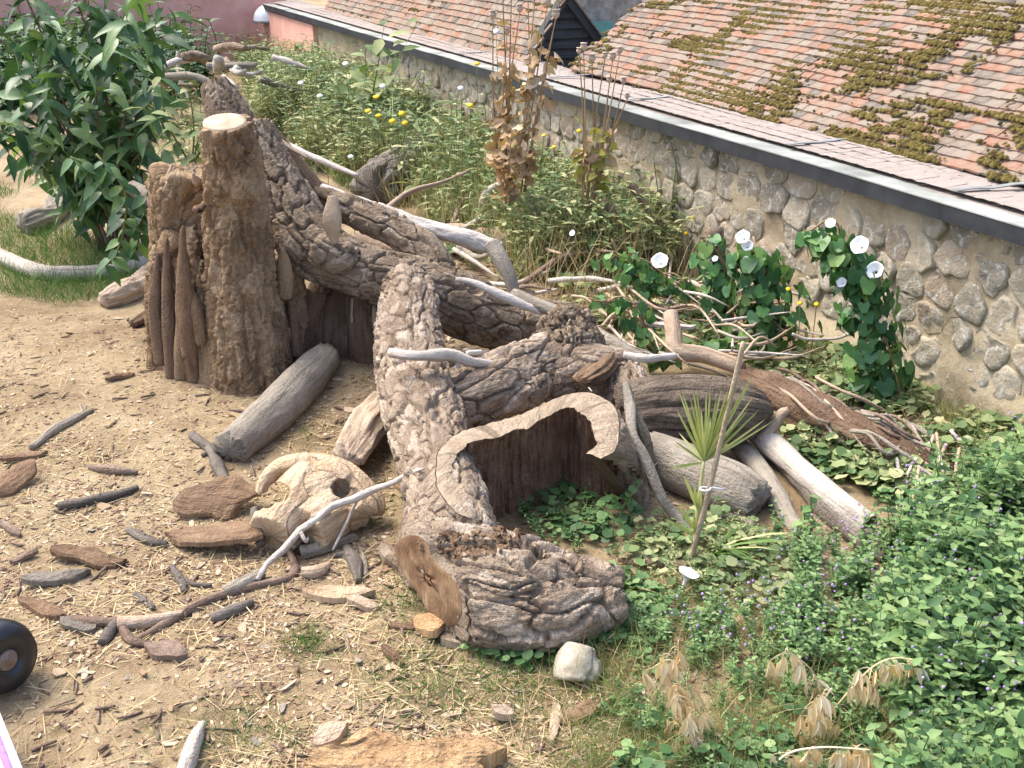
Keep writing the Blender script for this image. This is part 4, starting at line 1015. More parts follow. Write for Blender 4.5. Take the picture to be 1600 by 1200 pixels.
# ---- logs (name, label, points, material, relief, sawn end)
LOGS = [
 ('fallen_log', 'smooth grey log lying on bare soil at the foot of the tall stump', [(357, 706, 29), (405, 660, 33), (455, 615, 32), (498, 572, 26), (510, 552, 20)], 'driftgrey', ('smooth', .008, 22), None, {}),
 ('cracked_log', 'grey log with deeply cracked bark lying among the weeds behind', [(585, 298, 34), (630, 268, 40), (680, 240, 38), (712, 222, 30)], 'bark_grey', ('plate', .05, 7), None, {}),
 ('weathered_log', 'large dark weathered log right of the hollow trunk, behind the palm', [(962, 648, 44), (1020, 640, 50), (1090, 640, 50), (1150, 645, 44), (1190, 650, 28)], 'darkdrift', ('fibre', .026, 18), None, {'lift': .14}),
 ('smooth_log', 'smooth greyish log lying on soil beneath the weathered log', [(1010, 712, 38), (1070, 735, 42), (1140, 762, 42), (1190, 785, 34)], 'driftgrey', ('smooth', .006, 16), None, {}),
 ('pale_log', 'long silvery pale log sloping down to the right with a sawn end', [(1165, 655, 17), (1200, 690, 19), (1245, 730, 18), (1290, 768, 20), (1330, 800, 19), (1358, 822, 18)], 'silver', ('smooth', .006, 26), 1, {'lift': .06}),
 ('thin_grey_log', 'thin grey log beside the pale log, ending in the catmint', [(1150, 690, 14), (1190, 735, 15), (1220, 790, 15), (1248, 832, 13)], 'driftgrey', ('smooth', .005, 30), None, {}),
 ('dark_log', 'dark half-buried log running under the pale log', [(1210, 700, 20), (1270, 765, 20), (1330, 825, 20), (1392, 872, 17)], 'bark_grey', ('smooth', .006, 26), None, {}),
 ('buried_log', 'brown log half buried in weeds left of the thistle stalks', [(690, 372, 22), (730, 376, 24), (790, 384, 22), (840, 392, 18)], 'tan', ('fibre', .008, 20), None, {}),
 ('short_log', 'short tan log among green weeds behind the twig pile', [(902, 398, 24), (940, 402, 28), (985, 410, 28)], 'tan', ('smooth', .008, 18), None, {}),
 ('vine_log', 'long brown log wrapped in dead vine stems below the bindweed', [(1165, 600, 34), (1230, 632, 38), (1300, 668, 36), (1370, 700, 30), (1440, 728, 22), (1500, 742, 12)], 'earthy', ('furrow', .022, 12), None, {}),
 ('forked_log', 'knotty grey log on grass at the left edge behind the shrub', [(32, 352, 20), (52, 345, 22), (80, 335, 17), (97, 305, 18), (108, 282, 20)], 'driftgrey', ('furrow', .016, 14), None, {}),
 ('curved_branch', 'long bleached curving branch on the grass at the left edge', [(-20, 392, 14), (10, 405, 13), (60, 425, 13), (120, 428, 12), (180, 424, 12), (235, 408, 11)], 'silver', ('smooth', .005, 24), None, {}),
 ('split_log', 'split half log with furrowed tan grain leaning by the hollow trunk', [(540, 722, 26), (560, 690, 30), (585, 655, 32), (608, 635, 26)], 'tan', ('fibre', .024, 18), None, {'lift': .04}),
 ('brown_branch', 'short brown branch lying under the pale branch behind the limb', [(560, 372, 10), (620, 392, 12), (690, 402, 11)], 'brownstick', ('smooth', .004, 26), None, {}),
 ('root_chunk', 'gnarled yellowish root chunk lying at the left foot of the stump', [(158, 472, 14), (190, 458, 20), (215, 446, 17), (240, 420, 12)], 'tan', ('furrow', .012, 22), None, {}),
 ('root_spur', 'low brown root spur on the soil left of the stump base', [(205, 508, 8), (228, 497, 12), (250, 492, 13), (262, 490, 12)], 'earthy', ('fibre', .012, 24), None, {}),
]
for nm, lb, pts_, m_, (kd, am, sc_), sawn, kw in LOGS:
    Pr = log_pts(pts_, .72, kw.get('lift', 0))
    if sawn:
        root = thing(nm, lb, 'log', Pr[0][-1] * [1, 1, 0]); o, fr = simple_log('log_body', Pr, m_, root, kind=kd, amp=am, sc=sc_, lob=.16); end_cap('sawn_end', fr, 1, 'sawn_brown', root)
    else: simple_log(nm, Pr, m_, None, lb, 'log' if 'log' in nm else 'branch' if 'branch' in nm else 'root', kind=kd, amp=am, sc=sc_, jag=.5, lob=.26, **({'prof': (lambda a: .86 * (math.cos(math.pi / 3) / np.cos((a + .5) % (2 * math.pi / 3) - math.pi / 3)) ** .6 * 1.25)} if nm == 'split_log' else {}))
# pale branch above the limb
pb = thing('pale_branch', 'long bleached branch lying across the limb to a bent tip', 'branch', Yp(800, 450, 6.75))
simple_log('branch_body', y_pts([(500, 300, 7.05, 13), (560, 322, 7.0, 15), (600, 332, 6.97, 14), (640, 349, 6.95, 15), (700, 365, 6.9, 14), (755, 381, 6.88, 13), (782, 390, 6.86, 11)]), 'silver', pb, kind='furrow', amp=.007, sc=20, lob=.2)
simple_log('branch_tip', y_pts([(768, 380, 6.87, 13), (782, 405, 6.8, 13), (796, 432, 6.74, 11), (806, 462, 6.7, 9)]), 'driftgrey', pb, kind='smooth', amp=.006, sc=24)
simple_log('leaning_branch', y_pts([(205, 292, 7.1, 11), (235, 312, 7.0, 15), (262, 335, 6.9, 14)]), 'driftgrey', None, 'short grey branch leaning on the left of the stump', 'branch', kind='smooth', amp=.005, sc=26)
simple_log('burnt_stub', z_pts([(798, 590, .34, 12), (794, 568, .40, 13), (789, 545, .47, 11)]), 'charcoal', None, 'short burnt black stub with a pale top behind the hollow trunk', 'stub', kind='furrow', amp=.008, sc=30)
# carved cream block with two hollows
cw = thing('hollow_cream_wood', 'pale cream block of wood with two smooth hollows lying on soil', 'wood', G(480, 850))
def gz(a, b, z): p = G(a, b); return Zp(a, b, z)
fused('block', [z_pts([(425, 838, .07, 42), (452, 800, .12, 46), (475, 760, .17, 38), (482, 738, .2, 26)]),
    z_pts([(475, 830, .07, 46), (520, 800, .09, 44), (560, 795, .08, 30), (578, 800, .06, 24)]),
    z_pts([(485, 785, .12, 50), (515, 770, .14, 40)]),
    z_pts([(476, 724, .22, 17), (515, 728, .22, 18), (550, 750, .18, 22), (578, 785, .10, 22), (580, 805, .05, 20)]),
    z_pts([(530, 790, .1, 42), (560, 800, .08, 34)]), z_pts([(478, 775, .13, 40), (515, 765, .14, 44), (540, 775, .12, 38)]),
    z_pts([(480, 722, .22, 17), (440, 728, .20, 14), (418, 748, .13, 12), (406, 775, .05, 9)])], 'cream', cw, .0065, 'fibre', .009, 22, 4, lob=.12,
    cut=[z_pts([(x, y + 4, .34, r_ * .8), (x, y + 2, .2, r_), (x, y, zb_, r_)]) for x, y, r_, zb_ in ((436, 768, 17, 0), (418, 780, 13, 0), (402, 786, 11, 0), (532, 762, 15, .17), (548, 778, 16, .15))])
V, q, t_, bk, _ = tube_data(*z_pts([(398, 795, .12, 7), (400, 822, .08, 9), (408, 852, .03, 7)]), 24, 12, 'furrow', .006, 40); part('dark_bark_edge', V, q, t_, MT['charcoal'], cw, attrs={'bk': bk})
# boulder
cs = thing('chalk_stone', 'lumpy cream coloured stone in the grass under the front log', 'stone', G(905, 1060))
MT['chalk'] = plain_mat('chalky_stone', (.30, .26, .185), (.52, .47, .37), 14, .9, .7)
fused('stone_body', [z_pts([(900, 1062, .0, 36), (902, 1035, .05, 34), (908, 1008, .1, 22)]), z_pts([(922, 1055, .02, 20), (925, 1030, .06, 16)]), z_pts([(885, 1050, .03, 18), (893, 1020, .07, 16)])], 'chalk', cs, .008, 'plate', .012, 8, 2)
# ================================================================== LOOSE WOOD ON THE SOIL
BP = [  # a, b, width px, material, curl, thickness, label
 ((300, 795), (392, 800), 62, 'redbark', .55, .014, 'curled dark red bark slab propped beside the cream wood', dict(tilt=.45, lift=0.0)),
 ((272, 850), (412, 862), 52, 'redbark', .4, .018, 'large curled red bark slab lying in front of the cream wood', dict(lift=.02)),
 ((92, 872), (192, 885), 36, 'redbark', .45, .014, 'smooth reddish bark slab lying alone on the soil', {}),
 ((48, 915), (134, 902), 34, 'bark_grey', .4, .02, 'grey and brown bark chunk below the smooth reddish slab', {}),
 ((0, 775), (58, 745), 34, 'redbark', .5, .014, 'triangular orange brown bark shard at the left edge', dict(tilt=.3)),
 ((8, 722), (70, 712), 16, 'redbark', .5, .014, 'narrow dark red bark strip near the left edge', {}),
 ((40, 945), (96, 968), 22, 'redbark', .5, .02, 'dull brown bark lump at the left end of the stick row', {}),
 ((482, 930), (582, 936), 38, 'cream', .2, .022, 'bright pale oval slice of wood lying on the soil', dict(taper=.75)),
 ((550, 945), (590, 955), 20, 'tan', .3, .02, 'small tan chunk touching the bright pale slice', {}),
 ((232, 1020), (288, 1022), 40, 'brownstick', .7, .02, 'broken brown bark knot in the middle of the soil', {}),
 ((496, 1165), (540, 1150), 32, 'tan', .3, .03, 'chunky pinkish wood block near the bottom edge', dict(tilt=.2)),
 ((772, 1128), (800, 1118), 26, 'tan', .3, .025, 'small flat tan chip standing in the grass near the bottom', {}),
 ((862, 1160), (872, 1105), 17, 'tan', .2, .012, 'narrow upright tan splinter beside the dark red bark', {}),
 ((880, 1130), (930, 1115), 30, 'redbark', .3, .014, 'dark red bark flake under grass by the tan splinter', {}),
 ((600, 1020), (628, 1042), 16, 'redbark', .3, .012, 'small oval brown flake left of the front log', {}),
 ((655, 980), (690, 1005), 26, 'orangewood', .4, .03, 'orange wood wedge propped under the sawn log face', dict(lift=.0, tilt=.4)),
 ((612, 982), (662, 986), 13, 'redbark', .3, .016, 'dark red strip of bark beside the orange wedge', {}),
 ((100, 975), (150, 985), 26, 'bark_grey', .3, .012, 'flat grey bark plate under the row of sticks', {}),
 ((170, 595), (208, 588), 12, 'redbark', .5, .014, 'small reddish bark roll on bare soil left of the stump', {}),
 ((20, 880), (58, 868), 14, 'brownstick', .5, .012, 'small brown bark flake at the left edge above the grey chunk', {}),
 ((2, 820), (32, 840), 12, 'brownstick', .5, .016, 'brown bark finger at the far left edge', {}),
 ((1010, 585), (1080, 592), 15, 'silver', .4, .012, 'curled silvery bark strip lying on top of the weathered log', dict(lift=.33)),
 ((600, 870), (640, 900), 26, 'bark', .5, .02, 'rough bark lump tucked left of the sawn log face', {}),
 ((620, 775), (660, 800), 12, 'redbark', .3, .014, 'dark red bark strip between the cream wood and the hollow trunk', dict(lift=.03)),
 ((1055, 835), (1080, 850), 22, 'orangewood', .4, .02, 'small orange chunk of wood at the foot of the palm', {}),
 ((1095, 1150), (1125, 1165), 26, 'tan', .3, .02, 'flat tan chip under the oat stems at the bottom', {}),
 ((700, 1005), (760, 1012), 26, 'bark', .4, .03, 'dark bark lump in the shade beneath the front log', {}),
 ((1265, 1180), (1310, 1175), 18, 'tan', .2, .014, 'pale chip half hidden by oats at the bottom', {}),
]
for a, b, wpx, m_, cu, tk, lb, kw in BP: bark_piece(a, b, wpx, m_, cu, tk, label=lb, cat='bark', **kw)
# big orange slab cut by the bottom edge
bark_piece((515, 1215), (770, 1215), 130, 'orangewood', .42, .05, 'split_slab', 'large torn orange wood slab at the bottom edge of the picture', 'wood', nl=60, nw=46, wav=.028, taper=.6)
STK = [ # points, material, label, kw
 ([(402, 906, 4.5), (418, 880, 5), (440, 862, 5), (470, 828, 6), (490, 815, 6), (520, 790, 6), (548, 782, 5.5), (580, 766, 5), (612, 756, 4.5), (640, 740, 4), (662, 732, 2.5)], 'silver', 'long pale forked twig resting on the cream wood', dict(zs=[.03, .06, .08, .12, .15, .2, .215, .23, .26, .3, .42], forks=[([(470, 832, 4), (478, 846, 3), (482, 838, 2)], [.12, .09, .08]), ([(560, 775, 3), (545, 810, 3), (520, 860, 2)], [.22, .12, .03])])),
 ([(330, 968, 8), (362, 955, 9), (395, 940, 8)], 'charcoal', 'short dark stick on the soil right of the stick row', {}),
 ([(215, 1000, 6), (275, 965, 7), (330, 935, 7), (400, 915, 6), (452, 902, 6), (460, 880, 7), (440, 840, 6)], 'brownstick', 'long bent brown stick lying below the red bark slab', {}),
 ([(110, 968, 9), (155, 972, 9), (190, 970, 7)], 'brownstick', 'reddish brown stick in the row left of the pale stick', {}),
 ([(185, 975, 10), (240, 970, 11), (290, 958, 9)], 'tan', 'thick pale stick in the middle of the stick row', {}),
 ([(160, 1005, 8), (172, 985, 9), (182, 968, 7)], 'charcoal', 'short dark stick standing across the stick row', {}),
 ([(190, 978, 6), (205, 1000, 8), (240, 1008, 5)], 'brownstick', 'curved brown stick hooked under the pale stick', {}),
 ([(90, 792, 8), (130, 785, 9), (175, 775, 9), (216, 762, 7)], 'charcoal', 'dark grey stick on the soil at the left', {}),
 ([(50, 700, 6), (80, 675, 7), (115, 655, 6), (145, 640, 4)], 'driftgrey', 'grey twig pointing up right on the left soil', dict(forks=[[(115, 655, 4), (128, 645, 3), (125, 632, 2)]])),
 ([(300, 680, 6), (330, 705, 8), (345, 740, 9), (372, 775, 8)], 'charcoal', 'dark forked twig between grey log and red bark', dict(forks=[[(330, 705, 5), (315, 712, 4)], [(335, 705, 5), (338, 685, 4)]])),
 ([(140, 730, 5), (180, 735, 7), (215, 738, 5)], 'brownstick', 'thin brown stick above the dark grey stick', {}),
 ([(200, 828, 6), (235, 845, 8), (262, 850, 6)], 'charcoal', 'dark twig left of the large red bark slab', {}),
 ([(268, 885, 6), (282, 905, 7), (288, 925, 6)], 'charcoal', 'dark forked twig below the large red bark slab', dict(forks=[[(278, 900, 5), (300, 912, 5), (330, 915, 4)]])),
 ([(212, 928, 5), (240, 950, 6)], 'charcoal', 'tiny dark twig above the row of sticks', {}),
 ([(470, 865, 12), (510, 855, 12), (555, 838, 9)], 'driftgrey', 'thick grey stick lying under the cream wood', {}),
 ([(350, 925, 9), (380, 912, 11), (410, 895, 9)], 'driftgrey', 'thick pale grey stick under the long brown stick', {}),
 ([(540, 855, 8), (555, 880, 10), (560, 908, 8)], 'charcoal', 'dark blue grey stick pointing at the viewer near the pale slice', dict(forks=[[(545, 865, 6), (520, 868, 5)]])),
 ([(472, 895, 9), (495, 893, 10), (515, 880, 8)], 'tan', 'small curved tan root by the pale slice', {}),
 ([(572, 900, 5), (568, 875, 5), (560, 850, 4)], 'driftgrey', 'thin pale stick beside the dark blue grey one', {}),
 ([(285, 1215, 13), (297, 1180, 13), (305, 1155, 11), (318, 1132, 8)], 'silver', 'pale peeling stick standing at the bottom edge', {}),
 ([(610, 552, 8), (650, 556, 9), (700, 555, 9), (740, 566, 10), (782, 570, 7)], 'silver', 'bleached white stick lying across the left limb', dict(zs=[.60, .61, .56, .50, .45], forks=[([(715, 560, 5), (716, 575, 5)], [.53, .48]), ([(730, 552, 4), (752, 550, 4)], [.52, .5])])),
 ([(725, 548, 5), (760, 556, 8), (840, 558, 7)], 'charcoal', 'dark stick behind the bleached white stick', dict(zs=[.40, .40, .36])),
 ([(975, 555, 6), (1010, 560, 7), (1055, 556, 7)], 'silver', 'short bleached stick right of the burl', dict(zs=[.5, .5, .48])),
 ([(978, 600, 7), (985, 640, 8), (988, 680, 9), (1010, 720, 9), (1035, 780, 9), (1060, 810, 8), (1085, 838, 5)], 'bark_grey', 'long dark root running down the right of the hollow trunk', dict(zs=[.48, .42, .36, .28, .14, .06, .03])),
 ([(1050, 800, 7), (1120, 812, 7), (1155, 808, 7), (1200, 840, 7), (1258, 862, 5)], 'driftgrey', 'thin grey stick behind the palm base', {}),
 ([(968, 872, 9), (1000, 878, 10), (1040, 880, 10), (1075, 888, 8)], 'brownstick', 'dark brown root on the soil left of the palm', {}),
 ([(985, 288, 8), (1010, 320, 9), (1030, 350, 9), (1045, 372, 9)], 'brownstick', 'short brown stick poking up before the stone wall', dict(ys=[8.6, 8.55, 8.5, 8.45])),
 ([(942, 310, 5), (965, 345, 6), (990, 385, 7), (1015, 410, 6)], 'brownstick', 'thin brown stick leaning left of the short brown stick', dict(ys=[8.4, 8.35, 8.3, 8.2])),
 ([(1074, 274, 3), (1058, 302, 4), (1040, 333, 4)], 'silver', 'thin bleached stick leaning against the stone wall', dict(ys=[9.0, 8.95, 8.9])),
 ([(750, 335, 5), (762, 300, 6), (800, 286, 6), (840, 284, 5)], 'silver', 'pale bowed twig arching among the green weeds', dict(ys=[9.6, 9.6, 9.8, 9.9])),
 ([(800, 362, 5), (850, 366, 6), (890, 372, 6)], 'tan', 'straight tan stick lying among weeds behind the branch', {}),
 ([(400, 195, 5), (440, 222, 5), (500, 250, 5), (560, 275, 4)], 'silver', 'pale stick half hidden in weeds behind the stump', dict(ys=[9.4, 9.2, 9.0, 8.8])),
 ([(712, 436, 4), (740, 442, 6), (790, 465, 7), (850, 490, 7)], 'silver', 'pale twig lying on the fallen limb', dict(zs=[.62, .6, .52, .42])),
 ([(800, 462, 10), (850, 480, 12), (905, 508, 12), (960, 540, 10), (1010, 560, 7)], 'driftgrey', 'grey branch running on from the fallen limb to the twigs', dict(zs=[.5, .46, .4, .36, .34])),
 ([(600, 330, 5), (640, 300, 4), (690, 285, 3), (730, 268, 3)], 'tan', 'thin tan twig behind the bleached branch', dict(ys=[8.2, 8.3, 8.4, 8.5])),
 ([(1190, 690, 12), (1218, 650, 10), (1232, 640, 7)], 'tan', 'broken pale branch end at the right tip of the weathered log', dict(zs=[.12, .24, .28])),
 ([(1117, 356, 13), (1120, 400, 14), (1130, 460, 14), (1140, 520, 12)], 'brownstick', 'upright brown post wrapped in bindweed at the left column', dict(ys=[7.1, 7.05, 7.0, 6.95])),
]
for pts_, m_, lb, kw in STK: stick(pts_, m_, lb, **kw)
# tangle of pale dead twigs beyond the burl, each its own
for k in range(80):
    x0, y0 = random.uniform(890, 1180), random.uniform(435, 570); L = random.uniform(40, 150); an = random.gauss(.1, .7); x1, y1 = x0 + L * math.cos(an), y0 + L * .55 * math.sin(an)
    zz = random.uniform(.05, .32); b_ = random.gauss(0, 16)
    stick([(x0, y0, 2.2), ((x0 + x1) / 2, (y0 + y1) / 2 + b_, 2.6), (x1, y1, 1.2)], random.choice(['silver', 'tan', 'driftgrey', 'tan']), 'pale dead twig tangled in the heap beyond the burl', 'twig', 'twig', 'pale dead twigs heaped beyond the burl', zs=[zz, zz + random.uniform(-.03, .06), zz + random.uniform(-.1, .1)], ns=5, nl=10)
for k in range(36):
    x0, y0 = random.uniform(690, 1080), random.uniform(330, 470); L = random.uniform(50, 150); an = random.choice([random.gauss(.35, .4), random.gauss(-.6, .5)]); zz = random.uniform(.03, .22); x1, y1 = x0 + L * math.cos(an), y0 + L * .6 * math.sin(an)
    stick([(x0, y0, random.uniform(3, 6)), ((x0 + x1) / 2, (y0 + y1) / 2 + random.gauss(0, 7), 4), (x1, y1, 2.2)], random.choice(['silver', 'tan', 'driftgrey', 'brownstick']), 'broken dead branch among the weeds behind the fallen limb', 'dead_branch', 'branch', 'dead branches among the weeds behind the fallen limb', zs=[zz, zz + .04, zz + random.uniform(-.02, .2)], ns=6, nl=20)
simple_log('knuckle_branch', z_pts([(1048, 490, .42, 11), (1052, 520, .34, 13), (1058, 548, .26, 14), (1100, 555, .24, 13), (1160, 575, .2, 13)]), 'tan', None, 'pale bent knuckle of branch in the twig heap', 'branch', kind='smooth', amp=.006, sc=24)
# dead vine stems looping over the vine log and out to the right
for k in range(44):
    f = random.random(); x0 = 1170 + 240 * f; y0 = 585 + 105 * f + random.gauss(0, 14); L = random.uniform(60, 150); x1, y1 = x0 + L, y0 + L * .42 + random.gauss(0, 16); zz = random.uniform(.12, .26) * (1 - .4 * f)
    pp = [(x0, y0, 2.6), (x0 + L * .3, y0 + L * .08 + random.gauss(0, 9), 3), (x0 + L * .65, y0 + L * .3 + random.gauss(0, 10), 3), (x1, y1, 1.8)]
    stick(pp, random.choice(['driftgrey', 'tan', 'brownstick', 'driftgrey']), 'thin dead vine stem looping over the vine log', 'dead_vine', 'vine', 'dead vine stems over the long brown log', zs=[zz, zz + .03, zz, max(.01, zz - random.uniform(0, .12))], ns=5, nl=14)
for k in range(14):
    x0, y0 = random.uniform(1400, 1500), random.uniform(650, 735); an = random.uniform(.6, 2.2); L = random.uniform(50, 110)
    stick([(x0, y0, 2.6), (x0 + L * .4 * math.cos(an) + random.gauss(0, 10), y0 + L * .4 * math.sin(an), 3), (x0 + L * math.cos(an), y0 + L * math.sin(an), 2)], random.choice(['silver', 'tan']), 'pale dead root hanging at the right end of the vine log', 'dead_root', 'root', 'pale roots at the right end of the vine log', zs=[.14, .09, .015], ns=5, nl=10)
stick([(1238, 522, 3), (1262, 530, 3), (1310, 528, 3), (1345, 512, 3)], 'silver', 'thin bleached twig strung between the two bindweed columns', ys=[6.2, 6.2, 6.2, 6.2], ns=5)
# far heap of old bark and branches in front of the pink wall
for k in range(20):
    x0, y0 = random.uniform(235, 430), random.uniform(70, 130); A = Yp(x0, y0, 14.2 + (110 - y0) * .03); L = random.uniform(.25, .7); d = nrm([random.gauss(.3, .8), random.gauss(0, .8), random.gauss(-.05, .22)]) * L; r = random.uniform(.025, .06)
    simple_log('heap_branch', ([A, A + d * .5 + rng.normal(0, .03, 3), A + d], [r, r * 1.1, r * .8]), random.choice(['bark_grey', 'driftgrey', 'bark', 'silver']), None, 'weathered branch in the far heap before the pink wall', 'branch', 'weathered branches in the far heap', kind='furrow', amp=.02, sc=9, res=.03)

# small pieces one can still pick out, then the litter itself
t = NT('wood_chips'); vv_ = t.var(); co = t.coord('obj'); nn_ = t.noise(co, 60, 3, .7)
t.base(t.mix(t.math('MULTIPLY', nn_, .4), t.ramp(vv_, [(0, (.10, .058, .036)), (.18, (.19, .115, .072)), (.38, (.30, .195, .12)), (.55, (.42, .30, .19)), (.72, (.55, .42, .28)), (.88, (.62, .51, .35)), (1, (.26, .235, .20))]), (.30, .21, .135)), .85); t.bump(nn_, .4, .006); MT['chip'] = t.m
soilpoly = [(-60, 470), (240, 500), (330, 600), (470, 590), (520, 560), (600, 570), (610, 700), (620, 830), (640, 930), (700, 1010), (860, 1040), (960, 1080), (980, 1230), (960, 1330), (-260, 1330), (-260, 480)]
CHIP = []
for k in range(8):
    r = np.random.default_rng(50 + k); n = 6; a = np.linspace(0, 6.283, n + 1)[:-1] + r.uniform(-.25, .25, n); rr = r.uniform(.7, 1.05, n)
    o = np.stack([np.cos(a) * rr, np.sin(a) * rr * .45, r.uniform(-.06, .06, n)], 1); V = np.vstack([o + [0, 0, .09], o - [0, 0, .05]])
    CHIP.append((V, np.vstack([np.stack([np.arange(n), n + np.arange(n), n + (np.arange(n) + 1) % n, (np.arange(n) + 1) % n], 1)[:, ::-1], [[0, 1, 2, 3], [3, 4, 5, 0]]]), np.zeros((0, 3), int)))
CHM = [mesh_np('wood_chip', c[0], c[1], None, MT['chip'], False) for c in CHIP]
def chip_mats(n, lo, hi, flat=.35):
    yaw = rng.uniform(0, 6.283, n); s = lo + (hi - lo) * rng.random(n) ** 2.2; d = np.stack([np.cos(yaw), np.sin(yaw), rng.normal(0, .16, n)], 1); up = np.stack([rng.normal(0, flat, n), rng.normal(0, flat, n), np.ones(n)], 1)
    y = np.cross(up, d); y /= np.linalg.norm(y, axis=1)[:, None]; d /= np.linalg.norm(d, axis=1)[:, None]; zz = np.cross(d, y)
    return np.stack([d * s[:, None], y * s[:, None] * rng.uniform(.5, 1.5, n)[:, None], zz * s[:, None]], -1)
P, _ = px_scatter(soilpoly, 290, lambda a: ~((a[:, 0] < 230) & (a[:, 1] > 1060))); ms = chip_mats(290, .014, .05, .18)
for k in range(290):
    o = bpy.data.objects.new('wood_chip', CHM[k % 8]); COL.objects.link(o); m = Matrix(ms[k].tolist()).to_4x4(); m.translation = Vector(P[k] + [0, 0, .006]); o.matrix_basis = m
    tagit(o, 'small chip of wood or bark lying loose on the bare soil', 'wood chip', 'wood chips strewn over the bare soil')
acc = Acc()
P, a_ = px_scatter(soilpoly, 30000, lambda a: rng.random(len(a)) < np.where((a[:, 0] < 330) & (a[:, 1] > 1040), .12, .35 + .9 * sst(-.2, .4, fbm(np.stack([a[:, 0] / 130, a[:, 1] / 90, a[:, 0] * 0], -1), 3)))); ms = chip_mats(30000, .003, .019)
vv = np.clip(rng.normal(.45, .3, 30000), 0, .999)
for j in range(8): acc.many(CHIP[j], P[j::8] + [0, 0, .003], ms[j::8], vv[j::8])
P, _ = px_scatter([(640, 250), (1000, 380), (960, 560), (1200, 880), (1340, 800), (1420, 1000), (960, 1100), (780, 1000), (960, 880), (900, 760), (600, 480)], 4200); ms = chip_mats(4200, .005, .028)
acc.many(CHIP[1], P + [0, 0, .003], ms, rng.uniform(0, .8, 4200))
o = acc.part('wood_litter', MT['chip'], base=(0, 0, 0), smooth=False); tagit(o, 'fine chips of wood and bark littering the soil', 'litter', None, 'stuff')
# short broken twigs in the litter
acc = Acc(); P, _ = px_scatter(soilpoly, 420)
for p in P:
    an = random.uniform(0, 6.28); L = random.uniform(.03, .11); r = random.uniform(.0025, .007); d = np.array([math.cos(an), math.sin(an), random.gauss(0, .08)]) * L / 2; p = p + [0, 0, r + .003]; add_tube(acc, [p - d, p + rng.normal(0, L * .06, 3) * [1, 1, .3], p + d], [r, r * 1.1, r * .7], 5, 5)
V, q, t_, at = acc.data(); o = part('twig_litter', V, q, t_, MT['brownstick'], base=(0, 0, 0), attrs=at); tagit(o, 'short broken twigs scattered through the soil litter', 'litter', None, 'stuff')
# earth and litter behind the limb and under the vines
acc = Acc()
for poly, n in (([(560, 400), (720, 330), (900, 420), (1000, 480), (880, 560), (720, 560), (600, 480)], 1600), ([(1150, 560), (1400, 600), (1560, 700), (1450, 780), (1250, 700)], 1400)):
    P, _ = px_scatter(poly, n); ms = chip_mats(n, .008, .04); acc.many(CHIP[2], P + [0, 0, .004], ms, rng.uniform(0, .75, n))
o = acc.part('bark_litter', MT['chip'], base=(0, 0, 0), smooth=False); tagit(o, 'bark litter on the earth behind the limb and under the vines', 'litter', None, 'stuff')
# straw
MT['straw'] = leaf_mat('dry_straw', [(.34, .25, .12), (.47, .36, .18), (.58, .47, .27), (.68, .58, .37)], .7, .1, .3)
STR = leaf_T([(0, 0.008), (.25, .012), (.6, .012), (1, .006)], .3, .06)
acc = Acc(); n = 5000
P, _ = px_scatter(soilpoly + [], n, lambda a: rng.random(len(a)) < np.where((a[:, 0] < 330) & (a[:, 1] > 1040), .15, .3 + sst(-.2, .4, fbm(np.stack([a[:, 0] / 150, a[:, 1] / 80, a[:, 0] * 0 + 4], -1), 3))))
yaw = rng.uniform(0, 6.283, n); d = np.stack([np.cos(yaw), np.sin(yaw), rng.normal(.03, .1, n)], 1); ax = axes(d, np.tile([0, 0, 1.0], (n, 1))); ln = rng.uniform(.03, .2, n); wd2 = rng.uniform(.07, .17, n)
ax[:, :, 1] *= ln[:, None]; ax[:, :, 0] *= wd2[:, None]; ax[:, :, 2] *= .1
acc.many(STR, P + [0, 0, .008], ax, rng.uniform(0, 1, n)); o = acc.part('straw', MT['straw'], base=(0, 0, 0)); tagit(o, 'dry straw scattered on the soil', 'straw', None, 'stuff')

# ================================================================== WHEELED TOY AT THE LEFT EDGE
wc = Zp(-4, 1026, .13); tr_ = thing('wheeled_pushchair', 'corner of a pushchair with black wheel and white frame bar at left edge', 'pushchair', wc * [1, 1, 0])
MT['tyre'] = plain_mat('black_plastic', (.012, .012, .013), (.022, .022, .024), 6, .32, .05, .5)
MT['hub'] = plain_mat('worn_hub', (.20, .10, .06), (.30, .24, .20), 20, .5, .3, .4)
ax_ = nrm([.86, -.50, .10]); u1 = nrm(np.cross(ax_, [0, 0, 1])); u2 = np.cross(u1, ax_); RW = .138
prf = [(.038, .055), (.05, .07), (.09, .074), (.125, .066), (.143, .03), (.146, -.0), (.143, -.03), (.125, -.066), (.05, -.07), (.038, -.055)]
a = np.linspace(0, 6.283, 49)[:-1]; V = []
for r, x in prf: V.append(wc + (np.cos(a)[:, None] * u1 + np.sin(a)[:, None] * u2) * r * RW / .146 + ax_ * x)
V = np.array(V).reshape(-1, 3); wh = part('wheel', V, grid_quads(len(prf), 48)[:, ::-1], None, MT['tyre'], tr_)
V = []
for r, x in ((.042, .02), (.042, .058), (.034, .066), (.016, .066), (.014, .078), (.001, .08)): V.append(wc + (np.cos(a)[:, None] * u1 + np.sin(a)[:, None] * u2) * r + ax_ * x)
part('hub', np.array(V).reshape(-1, 3), grid_quads(6, 48)[:, ::-1], None, MT['hub'], wh)
MT['purple'] = plain_mat('purple_fabric', (.25, .14, .42), (.34, .20, .52), 40, .8, .2)
MT['pinkf'] = plain_mat('pink_fabric', (.62, .33, .28), (.70, .40, .34), 30, .8, .2)
A, B = Zp(-22, 1075, .22), Zp(52, 1260, .26)
V, q, t_, bk, _ = tube_data([A, B], [.012, .012], 12, 16); part('frame_bar', V, q, t_, MT['white'], tr_)
